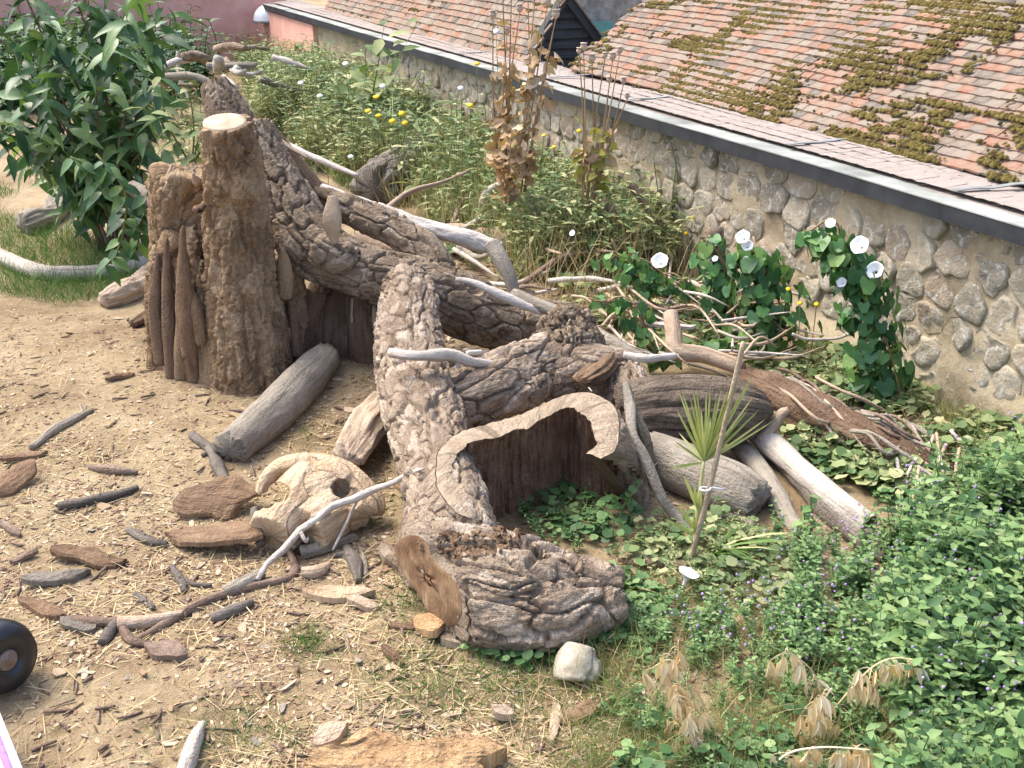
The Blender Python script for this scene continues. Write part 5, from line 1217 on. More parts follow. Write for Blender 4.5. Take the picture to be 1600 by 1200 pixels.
V, q, t_, bk, _ = tube_data([A + [-.026, .0, -.006], B + [-.026, 0, -.006]], [.012, .012], 12, 12); part('purple_piping', V, q, t_, MT['purple'], tr_)
V = []
for f in np.linspace(0, 1, 8):
    for g_ in np.linspace(0, 1, 6): V.append(A * (1 - f) + B * f + np.array([-.04 - .22 * g_, 0, -.008 - .03 * math.sin(g_ * 3)]))
V = np.array(V); V2 = V - [0, 0, .012]; part('seat_fabric', np.vstack([V, V2]), np.vstack([grid_quads(8, 6, False), grid_quads(8, 6, False)[:, ::-1] + 48]), None, MT['pinkf'], tr_)
V, q, t_, bk, _ = tube_data([wc, wc - ax_ * .12, Zp(-40, 1120, .24)], [.012, .012, .012], 10, 12); part('axle', V, q, t_, MT['hub'], tr_)
# ================================================================== PLANTS
MT['stem'] = leaf_mat('green_stem', [(.10, .13, .04), (.16, .19, .06), (.24, .26, .09)], .7, 0, .2)
MT['drystem'] = leaf_mat('dry_stem', [(.26, .16, .08), (.36, .24, .13), (.46, .33, .20)], .8, 0, .2)
MT['budd'] = leaf_mat('buddleia_leaf', [(.035, .085, .032), (.055, .125, .042), (.085, .17, .055), (.14, .235, .08), (.24, .32, .12)], .42, .22, .4)
MT['bind'] = leaf_mat('bindweed_leaf', [(.035, .105, .036), (.055, .15, .046), (.085, .20, .055), (.14, .265, .068), (.25, .35, .10)], .42, .2, .4)
MT['mint'] = leaf_mat('catmint_leaf', [(.045, .10, .036), (.08, .165, .056), (.12, .22, .075), (.185, .29, .105), (.31, .38, .165)], .55, .22, .3)
MT['weed'] = leaf_mat('weed_leaf', [(.10, .16, .06), (.17, .235, .09), (.25, .305, .135), (.36, .38, .18), (.52, .48, .27)], .6, .22, .25)
MT['grass'] = leaf_mat('grass_blade', [(.08, .145, .04), (.13, .21, .06), (.21, .27, .085), (.36, .36, .15), (.54, .46, .25)], .6, .22, .25)
MT['greengrass'] = leaf_mat('green_grass_blade', [(.05, .12, .025), (.08, .17, .035), (.12, .22, .05), (.20, .27, .08)], .6, .22, .25)
MT['drygrass'] = leaf_mat('dry_grass_blade', [(.30, .21, .10), (.42, .31, .16), (.55, .43, .25), (.30, .30, .12)], .7, .15, .25)
MT['dryleaf'] = leaf_mat('dry_brown_leaf', [(.32, .20, .105), (.44, .30, .17), (.55, .40, .25), (.66, .53, .37)], .8, .15, .15)
MT['petal'] = leaf_mat('white_petal', [(.84, .84, .82), (.88, .88, .86)], .6, 0, .2)
MT['yellow'] = leaf_mat('yellow_petal', [(.75, .52, .02), (.82, .62, .03)], .6, .1, .2)
MT['purplefl'] = leaf_mat('purple_flower', [(.34, .22, .46), (.45, .33, .56)], .6, .1, .2)
MT['oat'] = leaf_mat('oat_spikelet', [(.72, .53, .28), (.82, .67, .42), (.88, .78, .58)], .55, .1, .35)
MT['palm'] = leaf_mat('palm_leaf', [(.26, .31, .10), (.36, .40, .15), (.48, .49, .22), (.60, .56, .29)], .5, .2, .35)
MT['pod'] = plain_mat('poppy_pod', (.40, .30, .22), (.58, .47, .37), 30, .8, .2)
def tmesh(nm, T, mat): return mesh_np(nm, T[0], T[1], T[2], mat)

# ---- big dark-leaved shrub at the left
bs = thing('leafy_shrub', 'tall dark green shrub with long drooping leaves at the left edge', 'shrub', G(190, 392))
LM = tmesh('leaf', leaf_T([(0, 0), (.1, .07), (.28, .15), (.52, .15), (.78, .08), (1, 0)], .35, .4), MT['budd']); b0 = G(188, 390); yb = b0[1]
stems = []; acc = Acc()
tips = [(-60, 150), (-30, 90), (-40, 20), (10, -70), (50, 20), (95, -60), (135, -20), (170, -80), (215, -30), (255, 10), (245, 120), (30, 120), (-30, 190), (80, 130), (150, 120), (205, 150), (120, 230), (240, 215), (170, 60), (60, 250)]
for k, (tx, ty) in enumerate(tips):
    dy = random.uniform(-.9, .45); b_ = b0 + [random.gauss(0, .09), random.gauss(0, .09), 0]; tp = Yp(tx, ty, yb + dy); md = b_ * .45 + tp * .55 + np.array([(tp[0] - b_[0]) * -.12, 0, .12 * (tp[2])])
    C, r = spline([b_, md, tp], [.014, .009, .004], 30); stems.append(C); add_tube(acc, [b_, md, tp], [.016, .010, .004], 20, 6)
acc.part('stems', MT['brownstick'], bs)
cnt = 0
for C in stems:
    for j in range(9, 30, 2):
        if cnt >= 290: break
        an = random.uniform(0, 6.28)
        for s in (0, math.pi):
            d = np.array([math.cos(an + s) * .85, math.sin(an + s) * .6 - .35, random.uniform(-.75, .05)]); d = nrm(d); L = random.uniform(.20, .34) * (1 if j < 26 else .75)
            up = nrm(np.array([0, -.35, 1]) + rng.normal(0, .25, 3)); A_ = axes(d[None], up[None])[0]; A_ = A_ * np.array([L * 1.15, L, L])[None]
            instance('leaf', LM, bs, C[j] + rng.normal(0, .02, 3), A_); cnt += 1
a2 = Acc(); m = 750; si = rng.integers(0, len(stems), m); ji = rng.integers(8, 30, m); CS = np.array(stems)[si, ji] + rng.normal(0, .09, (m, 3)); dd = rnd_dirs(m, -.9, .3)
a2.many(L_LANCE, CS, axes(dd, rnd_dirs(m, .2, 1) + [0, -.3, .6]) * (rng.uniform(.16, .32, m)[:, None, None] * np.array([1.2, 1, 1])), rng.uniform(0, .8, m)); o = a2.part('inner_leaves', MT['budd'], bs); o['kind'] = 'stuff'
# drooping side sprays low on its right, still its own leaves
sp1 = thing('drooping_spray', 'low spray of broad green leaves drooping beside the stump', 'shrub', G(200, 425)); acc = Acc()
for pts_, n in (([(150, 240), (195, 300), (188, 380), (165, 415)], 12), ([(110, 245), (140, 262), (160, 300)], 6), ([(230, 300), (225, 340), (215, 380)], 7)):
    C, r = spline([Yp(a, b, 6.95) for a, b in pts_], np.full(len(pts_), .006), 24); add_tube(acc, [Yp(a, b, 6.95) for a, b in pts_], [.007] * len(pts_), 16, 5)
    for j in np.linspace(2, 23, n).astype(int):
        for s in (-1, 1):
            d = nrm([s * random.uniform(.5, 1), random.uniform(-.6, .1), random.uniform(-.8, -.1)]); L = random.uniform(.11, .17); instance('leaf', LM, sp1, C[j], axes(d[None], nrm([0, -.5, 1] + rng.normal(0, .2, 3))[None])[0] * np.array([L * 1.7, L, L])[None])
acc.part('stems', MT['stem'], sp1)

# ---- bindweed columns
HM = tmesh('leaf', L_HEART, MT['bind'])
def trumpet():
    prof = [(.006, 0), (.008, .03), (.016, .05), (.036, .066), (.042, .07), (.034, .064), (.014, .048), (.005, .03)]; a = np.linspace(0, 6.283, 15)[:-1]; V = []
    for r, y in prof: V.append(np.stack([np.cos(a) * r * (1 + .06 * np.cos(5 * a)), np.full(14, y), np.sin(a) * r * (1 + .06 * np.cos(5 * a))], 1))
    return mesh_np('flower', np.vstack(V), grid_quads(len(prof), 14), None, MT['petal'])
TRM = trumpet()
def bindweed(name, label, path, n, flowers, y, yj=.12, size=(.07, .125), loc=None):
    rt = thing(name, label, 'bindweed', (loc if loc is not None else Yp(path[-1][0], path[-1][1], y) * [1, 1, 0]))
    P = [Yp(a, b, y) for a, b, _ in path]; C, rr = spline(P, [M(q[2], p) for q, p in zip(path, P)], 60); acc = Acc()
    for k in range(5):
        off = rng.normal(0, .4, (len(P), 3)) * np.array([M(q[2], p) for q, p in zip(path, P)])[:, None]; add_tube(acc, np.array(P) + off, np.full(len(P), .006), 30, 5)
    acc.part('stems', MT['drystem'], rt)
    a2 = Acc(); m = n                                        # small inner leaves fill the column
    j = rng.integers(0, 60, m); dv = rnd_dirs(m, -1, 1); ps = C[j] + dv * rr[j][:, None] * rng.uniform(.1, .8, m)[:, None]; dd = rnd_dirs(m, -1, .1); ax = axes(dd, dv + [0, -.3, .4]) * rng.uniform(.05, .09, m)[:, None, None]
    a2.many(L_HEART, ps, ax, rng.uniform(0, .5, m)); o = a2.part('inner_leaves', MT['bind'], rt); o['kind'] = 'stuff'
    for k in range(n):
        j = random.randrange(60); an = random.uniform(0, 6.283); out = nrm([math.cos(an), -abs(math.sin(an)) if random.random() < .8 else math.sin(an), random.uniform(-.1, .5)]); p = C[j] + out * rr[j] * random.choice([random.uniform(.6, 1.1), random.uniform(.6, 1.1), random.uniform(1.0, 1.6)])
        d = nrm(out * .35 + [0, 0, -1] + rng.normal(0, .35, 3)); L = random.uniform(*size); instance('leaf', HM, rt, p, axes(d[None], nrm(out + [0, 0, .35] + rng.normal(0, .25, 3))[None])[0] * L)
    for fx, fy, sc_ in flowers:
        p = Yp(fx, fy, y - .13); d = nrm([random.gauss(-.45, .3), -.65, random.uniform(.3, .8)]); instance('flower', TRM, rt, p - d * .05 * sc_, axes(d[None], np.array([[0, 0, 1.0]]))[0] * sc_)
    return rt
bindweed('bindweed_column', 'leafy bindweed column left of the arched one, before the stone wall', [(1172, 395, 28), (1188, 430, 40), (1198, 480, 48), (1205, 530, 48), (1195, 575, 42)], 160, [(1162, 372, 1.1), (1168, 385, .9), (1166, 405, .45)], 6.75)
bindweed('bindweed_arch', 'tall bindweed arching over to the left with two white trumpet flowers', [(1262, 368, 14), (1290, 372, 24), (1318, 400, 28), (1345, 440, 32), (1358, 490, 36), (1360, 545, 38), (1375, 600, 46), (1385, 650, 42)], 210, [(1345, 385, 1.25), (1368, 424, 1.2), (1316, 442, .7), (1298, 350, .7)], 6.0)
bindweed('bindweed_edge', 'bindweed climbing up at the right edge of the picture', [(1600, 440, 12), (1592, 500, 18), (1590, 560, 22), (1588, 620, 18)], 60, [], 5.75)
bindweed('bindweed_post', 'bindweed twining round the upright brown post', [(1110, 375, 20), (1118, 430, 24), (1130, 490, 26), (1150, 550, 26)], 60, [(1118, 405, .5)], 6.95)
bindweed('bindweed_heap', 'bindweed sprawling over the twig heap with one white trumpet flower', [(960, 400, 30), (1000, 430, 36), (1040, 450, 34), (1075, 440, 26)], 80, [(1032, 410, 1.4), (895, 365, .5)], 7.3, size=(.05, .09))
bindweed('bindweed_trail', 'trailing bindweed with pale green leaves at the right of the burl', [(930, 470, 16), (985, 480, 24), (1030, 560, 14), (1100, 540, 16), (1175, 530, 18)], 50, [], 6.4, size=(.06, .11))
def loose_trumpet(nm, label, px, py):
    p = G(px, py); o = thing(nm, label, 'flower', p); instance('trumpet', TRM, o, p + [0, 0, .03], axes(np.array([[.3, .05, .95]]), np.array([[0, 0, 1.0]]))[0] * 1.1)
    acc = Acc(); add_tube(acc, [p - [0, 0, .02], p + [0, 0, .035]], [.003, .003], 3, 5); acc.part('stalk', MT['stem'], o)
loose_trumpet('bindweed_flower', 'single white trumpet flower lying low in the leaves right of the front log', 1066, 928)

# ---- small leafy plants as repeated forms
def herb_variant(k, leaf=L_OVATE, h=1.0, pairs=6, ll=.30, br=2):
    """upright square-stemmed plant with opposite leaves, unit height"""
    r = random.Random(k); V = []; Q = []; T_ = []; vv = []; n = 0
    def stemtube(P, rad):
        nonlocal n
        v, q, t_, _, _ = tube_data(P, [rad, rad * .8, rad * .4], 5, 4, cap=False); V.append(v); Q.append(q + n); vv.append(np.full(len(v), .35)); n += len(v)
    def leafs(P, m, l0):
        nonlocal n
        C, _ = spline(P, [1, 1, 1], 20); a0 = r.uniform(0, 6)
        for i in range(m):
            f = .12 + .88 * i / (m - 1); p = C[min(19, int(f * 19))]; a0 += 1.57 + r.gauss(0, .2); L = l0 * (1.1 - .55 * f) * r.uniform(.8, 1.15)
            for s in (0, math.pi):
                d = np.array([math.cos(a0 + s), math.sin(a0 + s), r.uniform(-.25, .35) + .3 * f]); A_ = axes(d[None], np.array([[0, 0, 1.0]]) + rng.normal(0, .15, (1, 3)))[0] * L; v = leaf[0] @ A_.T + p
                V.append(v); Q.append(leaf[1] + n); T_.append(leaf[2] + n); vv.append(np.full(len(v), r.uniform(0, .55) + .4 * f)); n += len(v)
    b = [np.zeros(3), np.array([r.gauss(0, .06), r.gauss(0, .06), h * .5]), np.array([r.gauss(0, .14), r.gauss(0, .14), h])]; stemtube(b, .012); leafs(b, pairs, ll)
    for j in range(br):
        a = r.uniform(0, 6.28); p0 = b[0] * .5 + b[1] * .5; b2 = [p0, p0 + [math.cos(a) * .2, math.sin(a) * .2, .22], p0 + [math.cos(a) * .3, math.sin(a) * .3, .55]]; stemtube(b2, .008); leafs(b2, max(3, pairs - 2), ll * .8)
    return np.vstack(V), np.vstack(Q), np.vstack(T_), np.concatenate(vv)
def rosette_variant(k, leaf=L_ROUND, n_=9):
    r = random.Random(k); V = []; Q = []; T_ = []; vv = []; n = 0
    for i in range(n_):
        a = i * 2.4 + r.gauss(0, .3); e = r.uniform(.25, .8); p = np.array([math.cos(a) * .55 * r.uniform(.3, 1), math.sin(a) * .55 * r.uniform(.3, 1), e]); v, q, t_, _, _ = tube_data([np.zeros(3), p * [.4, .4, .7], p], [.012, .012, .01], 4, 3, cap=False); V.append(v); Q.append(q + n); vv.append(np.full(len(v), .4)); n += len(v)
        d = np.array([math.cos(a), math.sin(a), r.uniform(-.4, .1)]); L = r.uniform(.3, .5); A_ = axes(d[None], np.array([[r.gauss(0, .25), -.3 + r.gauss(0, .2), 1.0]]))[0] * L; v = leaf[0] @ A_.T + p
        V.append(v); Q.append(leaf[1] + n); T_.append(leaf[2] + n); vv.append(np.full(len(v), r.uniform(0, 1))); n += len(v)
    return np.vstack(V), np.vstack(Q), np.vstack(T_), np.concatenate(vv)
def plant_field(acc, variants, P, hs, lean=.12, tint=None):
    n = len(P); yaw = rng.uniform(0, 6.283, n); k = rng.integers(0, len(variants), n)
    c, s = np.cos(yaw), np.sin(yaw); mats = np.zeros((n, 3, 3)); mats[:, 0, 0] = c; mats[:, 0, 1] = -s; mats[:, 1, 0] = s; mats[:, 1, 1] = c; mats[:, 2, 2] = 1; mats[:, 0, 2] = rng.normal(0, lean, n); mats[:, 1, 2] = rng.normal(0, lean, n)
    mats *= hs[:, None, None]
    for j, v in enumerate(variants):
        m = k == j
        if not m.any(): continue
        i0 = len(acc.v); acc.many(v[:3], P[m], mats[m], np.zeros(m.sum())); tv = np.tile(v[3], m.sum()) * .75 + np.repeat(rng.uniform(0, .25, m.sum()), len(v[3]))
        if tint is not None: tv = np.clip(tv + tint, 0, .999)
        acc.v[i0] = tv
HERB = [herb_variant(k, L_MINT, 1, 8, .20, 3) for k in range(4)] + [herb_variant(10 + k, L_OVATE, 1, 6, .30, 2) for k in range(3)]; HERBS = [herb_variant(20 + k, L_SMALL, 1, 7, .2, 3) for k in range(5)]; ROS = [rosette_variant(k) for k in range(5)]; LANK = [herb_variant(40 + k, L_LANCE, 1, 5, .3, 2) for k in range(4)]
# catmint bank, lower right
acc = Acc()
P, a = px_scatter([(1395, 870), (1460, 800), (1560, 730), (1680, 650), (2050, 800), (2000, 1340), (1420, 1340), (1420, 1160), (1390, 1090), (1370, 1000)], 1700); P = P[np.argsort(P[:, 1])]; plant_field(acc, HERB, P, rng.uniform(.18, .34, len(P)) * (1 + .75 * fbm(P * [3, 3, 0] + 4.4, 2)), .2)
P, a = px_scatter([(1210, 830), (1330, 870), (1400, 830), (1450, 770), (1420, 1080), (1330, 1090), (1230, 1040), (1200, 980), (1240, 900)], 170); plant_field(acc, HERB, P, rng.uniform(.10, .22, len(P)), .16)
P, a = px_scatter([(980, 960), (1100, 930), (1230, 960), (1340, 1060), (1380, 1170), (1240, 1110), (1080, 1060), (990, 1010)], 100); plant_field(acc, HERB, P, rng.uniform(.07, .15, len(P)), .2)
P, a = px_scatter([(960, 1040), (1200, 1080), (1380, 1130), (1400, 1240), (950, 1240)], 150); plant_field(acc, HERB + ROS, P, rng.uniform(.03, .11, 150), .3)
o = acc.part('catmint', MT['mint'], base=(0, 0, 0)); tagit(o, 'dense bank of green catmint in the lower right corner', 'ground cover', None, 'stuff')
# its little purple flowers
acc = Acc(); P, a = px_scatter([(1200, 860), (1420, 800), (1600, 690), (1600, 1200), (1420, 1200), (1380, 1080), (1000, 1010), (1100, 960)], 420); P[:, 2] += rng.uniform(.10, .33, 420) * np.where(a[:, 0] > 1400, 1, .6); sz = rng.uniform(.004, .007, 420); mt_ = np.zeros((420, 3, 3)); mt_[:, [0, 1, 2], [0, 1, 2]] = sz[:, None]; acc.many(BLOB, P, mt_, rng.uniform(0, 1, 420)); o = acc.part('catmint_flowers', MT['purplefl'], base=(0, 0, 0)); tagit(o, 'tiny purple flowers dotted through the catmint', 'flowers', None, 'stuff')
# round-leaved plants before and inside the hollow
acc = Acc()
P, a = px_scatter([(800, 800), (850, 772), (900, 775), (960, 800), (965, 880), (900, 870), (830, 850)], 55); plant_field(acc, ROS + HERBS, P, rng.uniform(.05, .13, 55), .25)
P, a = px_scatter([(960, 890), (1000, 900), (1040, 960), (1000, 1040), (950, 1010), (890, 1040), (780, 1040), (720, 1020), (800, 1010), (900, 990)], 100); plant_field(acc, ROS, P, rng.uniform(.05, .1, 100), .15)
P, a = px_scatter([(1200, 690), (1330, 720), (1480, 750), (1500, 800), (1400, 800), (1300, 760)], 90); plant_field(acc, ROS, P, rng.uniform(.05, .1, 90), .15)
o = acc.part('mallow_leaves', MT['mint'], base=(0, 0, 0)); tagit(o, 'round lobed green leaves growing around the front log', 'ground cover', None, 'stuff')
# weeds of the far bank
acc = Acc()
far = [(380, 120), (470, 110), (620, 170), (760, 190), (900, 250), (1000, 310), (1060, 380), (1040, 450), (900, 440), (820, 440), (800, 360), (700, 330), (560, 310), (480, 260), (400, 190)]
notlog = lambda a: ~((a[:, 0] > 555) & (a[:, 0] < 745) & (a[:, 1] > 235) & (a[:, 1] < 345))
P, a = px_scatter(far, 1900, notlog); plant_field(acc, HERBS + LANK, P, rng.uniform(.25, .72, 1900), .18)
P, a = px_scatter([(360, 90), (470, 115), (640, 185), (740, 190), (560, 250), (420, 190)], 500); plant_field(acc, HERBS + LANK, P, rng.uniform(.4, .75, 500), .18)
P, a = px_scatter([(860, 430), (1000, 420), (1100, 470), (1160, 560), (1050, 560), (960, 520), (880, 490)], 130); plant_field(acc, HERBS + ROS, P, rng.uniform(.08, .2, 130), .2)
P, a = px_scatter([(1200, 640), (1450, 690), (1600, 640), (1600, 720), (1450, 790), (1250, 740)], 240); plant_field(acc, HERBS + ROS, P, rng.uniform(.06, .18, 240), .2)
P, a = px_scatter([(1150, 550), (1300, 540), (1420, 600), (1480, 660), (1350, 650), (1220, 610)], 200); plant_field(acc, HERBS + ROS, P, rng.uniform(.06, .16, 200), .25)
P, a = px_scatter([(560, 380), (720, 330), (860, 400), (900, 450), (760, 430)], 110); plant_field(acc, HERBS + ROS, P, rng.uniform(.05, .16, 110), .25)
P, a = px_scatter([(180, 160), (330, 150), (380, 200), (320, 290), (230, 290), (200, 230)], 90); plant_field(acc, LANK, P, rng.uniform(.3, .6, 90), .2)
P, a = px_scatter([(1000, 840), (1090, 800), (1240, 860), (1230, 960), (1080, 950), (990, 900)], 130); plant_field(acc, HERBS + ROS, P, rng.uniform(.04, .12, 130), .2)
o = acc.part('weeds', MT['weed'], base=(0, 0, 0)); tagit(o, 'mixed green weeds covering the bank behind the logs', 'weeds', None, 'stuff')
# grasses
BL = leaf_T([(0, .5), (.3, .45), (.65, .3), (1, 0)], .0, .35); BL[0][0] = (0, 0, 0)
def blades(acc, P, lo, hi, w=.004, spread=.55):
    n = len(P); d = np.stack([rng.normal(0, spread, n), rng.normal(0, spread, n), np.ones(n)], 1); d /= np.linalg.norm(d, axis=1)[:, None]; L = rng.uniform(lo, hi, n); ax = axes(d, rnd_dirs(n, -.2, .2)); ax[:, :, 1] *= L[:, None]; ax[:, :, 0] *= w; ax[:, :, 2] *= L[:, None]
    acc.many(BL, P, ax, rng.uniform(0, 1, n))
acc = Acc()
P, _ = px_scatter(far, 14000, notlog); blades(acc, P, .1, .5, .007, .4)
P, _ = px_scatter([(980, 900), (1200, 940), (1400, 1000), (1420, 1230), (860, 1230), (930, 1080), (880, 1040)], 5200, lambda a: fbm(np.stack([a[:, 0] / 60, a[:, 1] / 60, a[:, 0] * 0], -1), 2) > -.25); blades(acc, P, .03, .16, .003, .8)
P, _ = px_scatter([(1430, 640), (1640, 600), (1640, 680), (1500, 700)], 900); blades(acc, P, .05, .2, .004, .5)
P, _ = px_scatter([(940, 850), (1090, 790), (1240, 850), (1220, 930), (980, 940)], 900); blades(acc, P, .03, .12, .003, .8)
o = acc.part('wild_grass', MT['grass'], base=(0, 0, 0)); tagit(o, 'thin wild grass, green and straw coloured, through the weeds', 'grass', None, 'stuff')
acc = Acc()
P, _ = px_scatter([(-60, 330), (60, 350), (200, 385), (230, 440), (200, 470), (90, 480), (-60, 450)], 5200); blades(acc, P, .06, .2, .005, .55)
P, _ = px_scatter([(-60, 200), (120, 210), (160, 300), (-60, 330)], 1600, lambda a: fbm(np.stack([a[:, 0] / 60, a[:, 1] / 30, a[:, 0] * 0], -1), 2) > .05); blades(acc, P, .05, .14, .006, .6)
for (cx, cy, sx, sy, n) in ((385, 1150, 60, 30, 300), (480, 1010, 22, 14, 260), (660, 1070, 50, 40, 500), (640, 940, 30, 24, 260), (820, 1060, 80, 34, 800), (590, 800, 18, 20, 120), (240, 545, 14, 16, 90), (860, 1000, 60, 24, 500), (480, 690, 14, 18, 60), (900, 1150, 90, 40, 450)):
    a = np.stack([rng.normal(cx, sx, n), rng.normal(cy, sy, n)], 1); P = Gv(a[:, 0], a[:, 1]); blades(acc, P, .03, .1, .003, .9)
o = acc.part('green_grass', MT['greengrass'], base=(0, 0, 0)); tagit(o, 'tufts of fresh green grass on the soil and at left', 'grass', None, 'stuff')
acc = Acc()
P, _ = px_scatter([(940, 900), (1100, 940), (1420, 1080), (1420, 1230), (700, 1230), (880, 1050)], 1500); blades(acc, P, .06, .22, .003, 1.6)
P, _ = px_scatter(far, 6000, notlog); blades(acc, P, .25, .75, .005, .45)
n = 1500; S_ = rng.uniform(6.2, 12, n); P = WP(S_, D0 - rng.uniform(.1, 1.6, n), S_ * 0); P[:, 2] = terrain(P[:, 0], P[:, 1]); blades(acc, P, .25, .8, .005, .35)
P, _ = px_scatter([(1380, 640), (1600, 600), (1560, 700), (1460, 740)], 500); blades(acc, P, .05, .2, .003, 1.1)
o = acc.part('dead_grass', MT['drygrass'], base=(0, 0, 0)); tagit(o, 'dead tan grass stalks bent through the green growth', 'grass', None, 'stuff')

# bushes closing the top left corner
acc = Acc(); P, a = px_scatter([(-80, 120), (60, 110), (200, 105), (330, 120), (330, 160), (200, 190), (60, 180), (-80, 200)], 330); plant_field(acc, LANK + HERB, P, rng.uniform(.5, 1.25, 330), .18, .05)
o = acc.part('background_bushes', MT['budd'], base=(0, 0, 0)); tagit(o, 'green bushes filling the far corner behind the dark shrub', 'bushes', None, 'stuff')
# tall pale growth along the foot of the stone wall
acc = Acc(); n = 560; S_ = rng.uniform(7.4, 18.5, n); P = WP(S_, D0 - rng.uniform(.15, 1.3, n), S_ * 0); P[:, 2] = terrain(P[:, 0], P[:, 1]); plant_field(acc, HERBS + LANK, P, rng.uniform(.35, .95, n) * np.where(S_ > 9.5, 1, .6), .15, .14)
P2 = np.repeat(P, 8, 0) + rng.normal(0, .14, (n * 8, 3)) * [1, 1, 0]; blades(acc, P2, .3, .85, .006, .3)
o = acc.part('tall_weeds', MT['weed'], base=(0, 0, 0)); tagit(o, 'tall pale green weeds along the foot of the stone wall', 'weeds', None, 'stuff')
# ---- taller single plants
def weed_plant(name, label, px, py, tops, mat, lmesh, y=None, nleaf=8, L=(.1, .18), group=None, lstem='stem', cat='plant', wid=1.0):
    b_ = G(px, py) if y is None else Yp(px, py, y); rt = thing(name, label, cat, b_, group); acc = Acc()
    for tx, ty in tops:
        tp = Yp(tx, ty, b_[1] + random.gauss(0, .1)); md = (b_ + tp) / 2 + rng.normal(0, .04, 3); C, _ = spline([b_, md, tp], [1, 1, 1], 30); add_tube(acc, [b_, md, tp], [.008, .006, .003], 14, 5)
        for j in np.linspace(4, 29, nleaf).astype(int):
            an = random.uniform(0, 6.28); d = nrm([math.cos(an), math.sin(an) - .2, random.uniform(-.5, .5)]); l_ = random.uniform(*L); instance('leaf', lmesh, rt, C[j], axes(d[None], nrm([0, -.4, 1] + rng.normal(0, .25, 3))[None])[0] * np.array([l_ * wid, l_, l_])[None])
    acc.part('stems', MT[lstem], rt); return rt
WLM = tmesh('leaf', L_LANCE, MT['weed']); WOM = tmesh('leaf', L_OVATE, MT['weed']); DLM = tmesh('leaf', leaf_T([(0, 0), (.15, .16), (.4, .3), (.7, .22), (1, 0)], .5, -.55, .5), MT['dryleaf']); YLM = tmesh('leaf', L_OVATE, leaf_mat('yellowing_leaf', [(.30, .30, .06), (.42, .38, .09), (.50, .42, .16)], .6, .25, .2))
weed_plant('tall_weed', 'tall pale green weed with broad leaves rising over the gutter', 560, 235, [(570, 70), (600, 40), (545, 110), (620, 90), (655, 30)], None, WLM, None, 12, (.2, .34), None, 'stem', 'plant', 1.6)
weed_plant('grey_shrub', 'grey green young shrub with narrow leaves right of the dark shrub', 300, 262, [(250, 120), (290, 110), (330, 150), (225, 170), (320, 200)], None, WLM, 8.3, 10, (.1, .18), None, 'stem', 'shrub', 1.4)
weed_plant('nettle_sprig', 'leafy green sprig growing up beside the dark root right of the hollow', 990, 822, [(1000, 748), (985, 770)], None, tmesh('leaf', L_OVATE, MT['mint']), None, 9, (.05, .09))
weed_plant('catmint_sprig', 'single catmint sprig beside the lower end of the pale log', 1262, 845, [(1265, 775), (1255, 790)], None, tmesh('leaf', L_OVATE, MT['mint']), None, 8, (.045, .07))
weed_plant('umbel_weed', 'spindly grey green weed with small white heads against the wall', 1050, 380, [(1045, 205), (1090, 215), (1020, 240), (1060, 235)], None, WLM, 8.7, 6, (.05, .09))
# dried poppies: tall brown stalks with crumpled leaves and seed heads
def pod_mesh():
    prof = [(.004, 0), (.012, .006), (.022, .02), (.023, .034), (.016, .045), (.024, .05), (.022, .054), (.002, .056)]; a = np.linspace(0, 6.283, 13)[:-1]
    return mesh_np('seed_head', np.vstack([np.stack([np.cos(a) * r, np.sin(a) * r, np.full(12, z)], 1) for r, z in prof]), grid_quads(len(prof), 12), None, MT['pod'])
POD = pod_mesh(); ORD = ['first', 'second', 'third', 'fourth', 'fifth', 'sixth', 'seventh', 'eighth', 'ninth', 'tenth']
def poppy(label, group, bx, by, tx, ty, y, leaves, lr, lm, pod=1.0):
    b_ = Yp(bx, by, y); tp = Yp(tx, ty, y + random.gauss(0, .05)); rt = thing('dried_poppy', label, 'poppy', b_, group); md = (b_ + tp) / 2 + rng.normal(0, .025, 3); acc = Acc(); add_tube(acc, [b_, md, tp], [.009, .007, .004], 20, 6); acc.part('stem', MT['drystem'], rt); C, _ = spline([b_, md, tp], [1, 1, 1], 60)
    instance('seed_head', POD, rt, tp, np.eye(3) * pod * random.uniform(.85, 1.2))
    for k in range(leaves):
        j = int(random.uniform(*lr) * 59); an = random.uniform(0, 6.28); d = nrm([math.cos(an) * .8, math.sin(an) * .8 - .2, random.uniform(-1, .1)]); l_ = random.uniform(.07, .15); instance('leaf', lm, rt, C[j] + rng.normal(0, .02, 3), axes(d[None], nrm(rng.normal(0, 1, 3) + [0, -1, 0.4])[None])[0] * l_)
for k, (tx, ty) in enumerate([(770, 30), (785, -20), (792, 55), (800, -40), (812, 20), (825, -10), (838, -30), (855, 10), (868, 30), (874, 5)]):
    poppy(ORD[k] + ' tall dried brown poppy counted along the left stand by the gutter', 'left stand of dried poppies', 800 + (tx - 815) * .35, 300, tx, ty, 8.9, 16, (.10, .80), DLM, 1.15)
for k, (tx, ty) in enumerate([(905, 85), (912, 80), (925, 98), (945, 92), (952, 130), (957, 95), (968, 85), (974, 132), (980, 155)]):
    poppy(ORD[k] + ' dried poppy with yellowing leaves counted along the right stand', 'right stand of dried poppies', 915 + (tx - 935) * .2, 330, tx, ty, 8.6, 7, (.25, .62), YLM if k % 3 else DLM, 1.0)
weed_plant('brown_dock', 'rusty brown withered plant standing below the left poppies', 790, 330, [(780, 215), (800, 200), (820, 235), (770, 250)], None, DLM, 8.7, 12, (.08, .14), None, 'drystem')
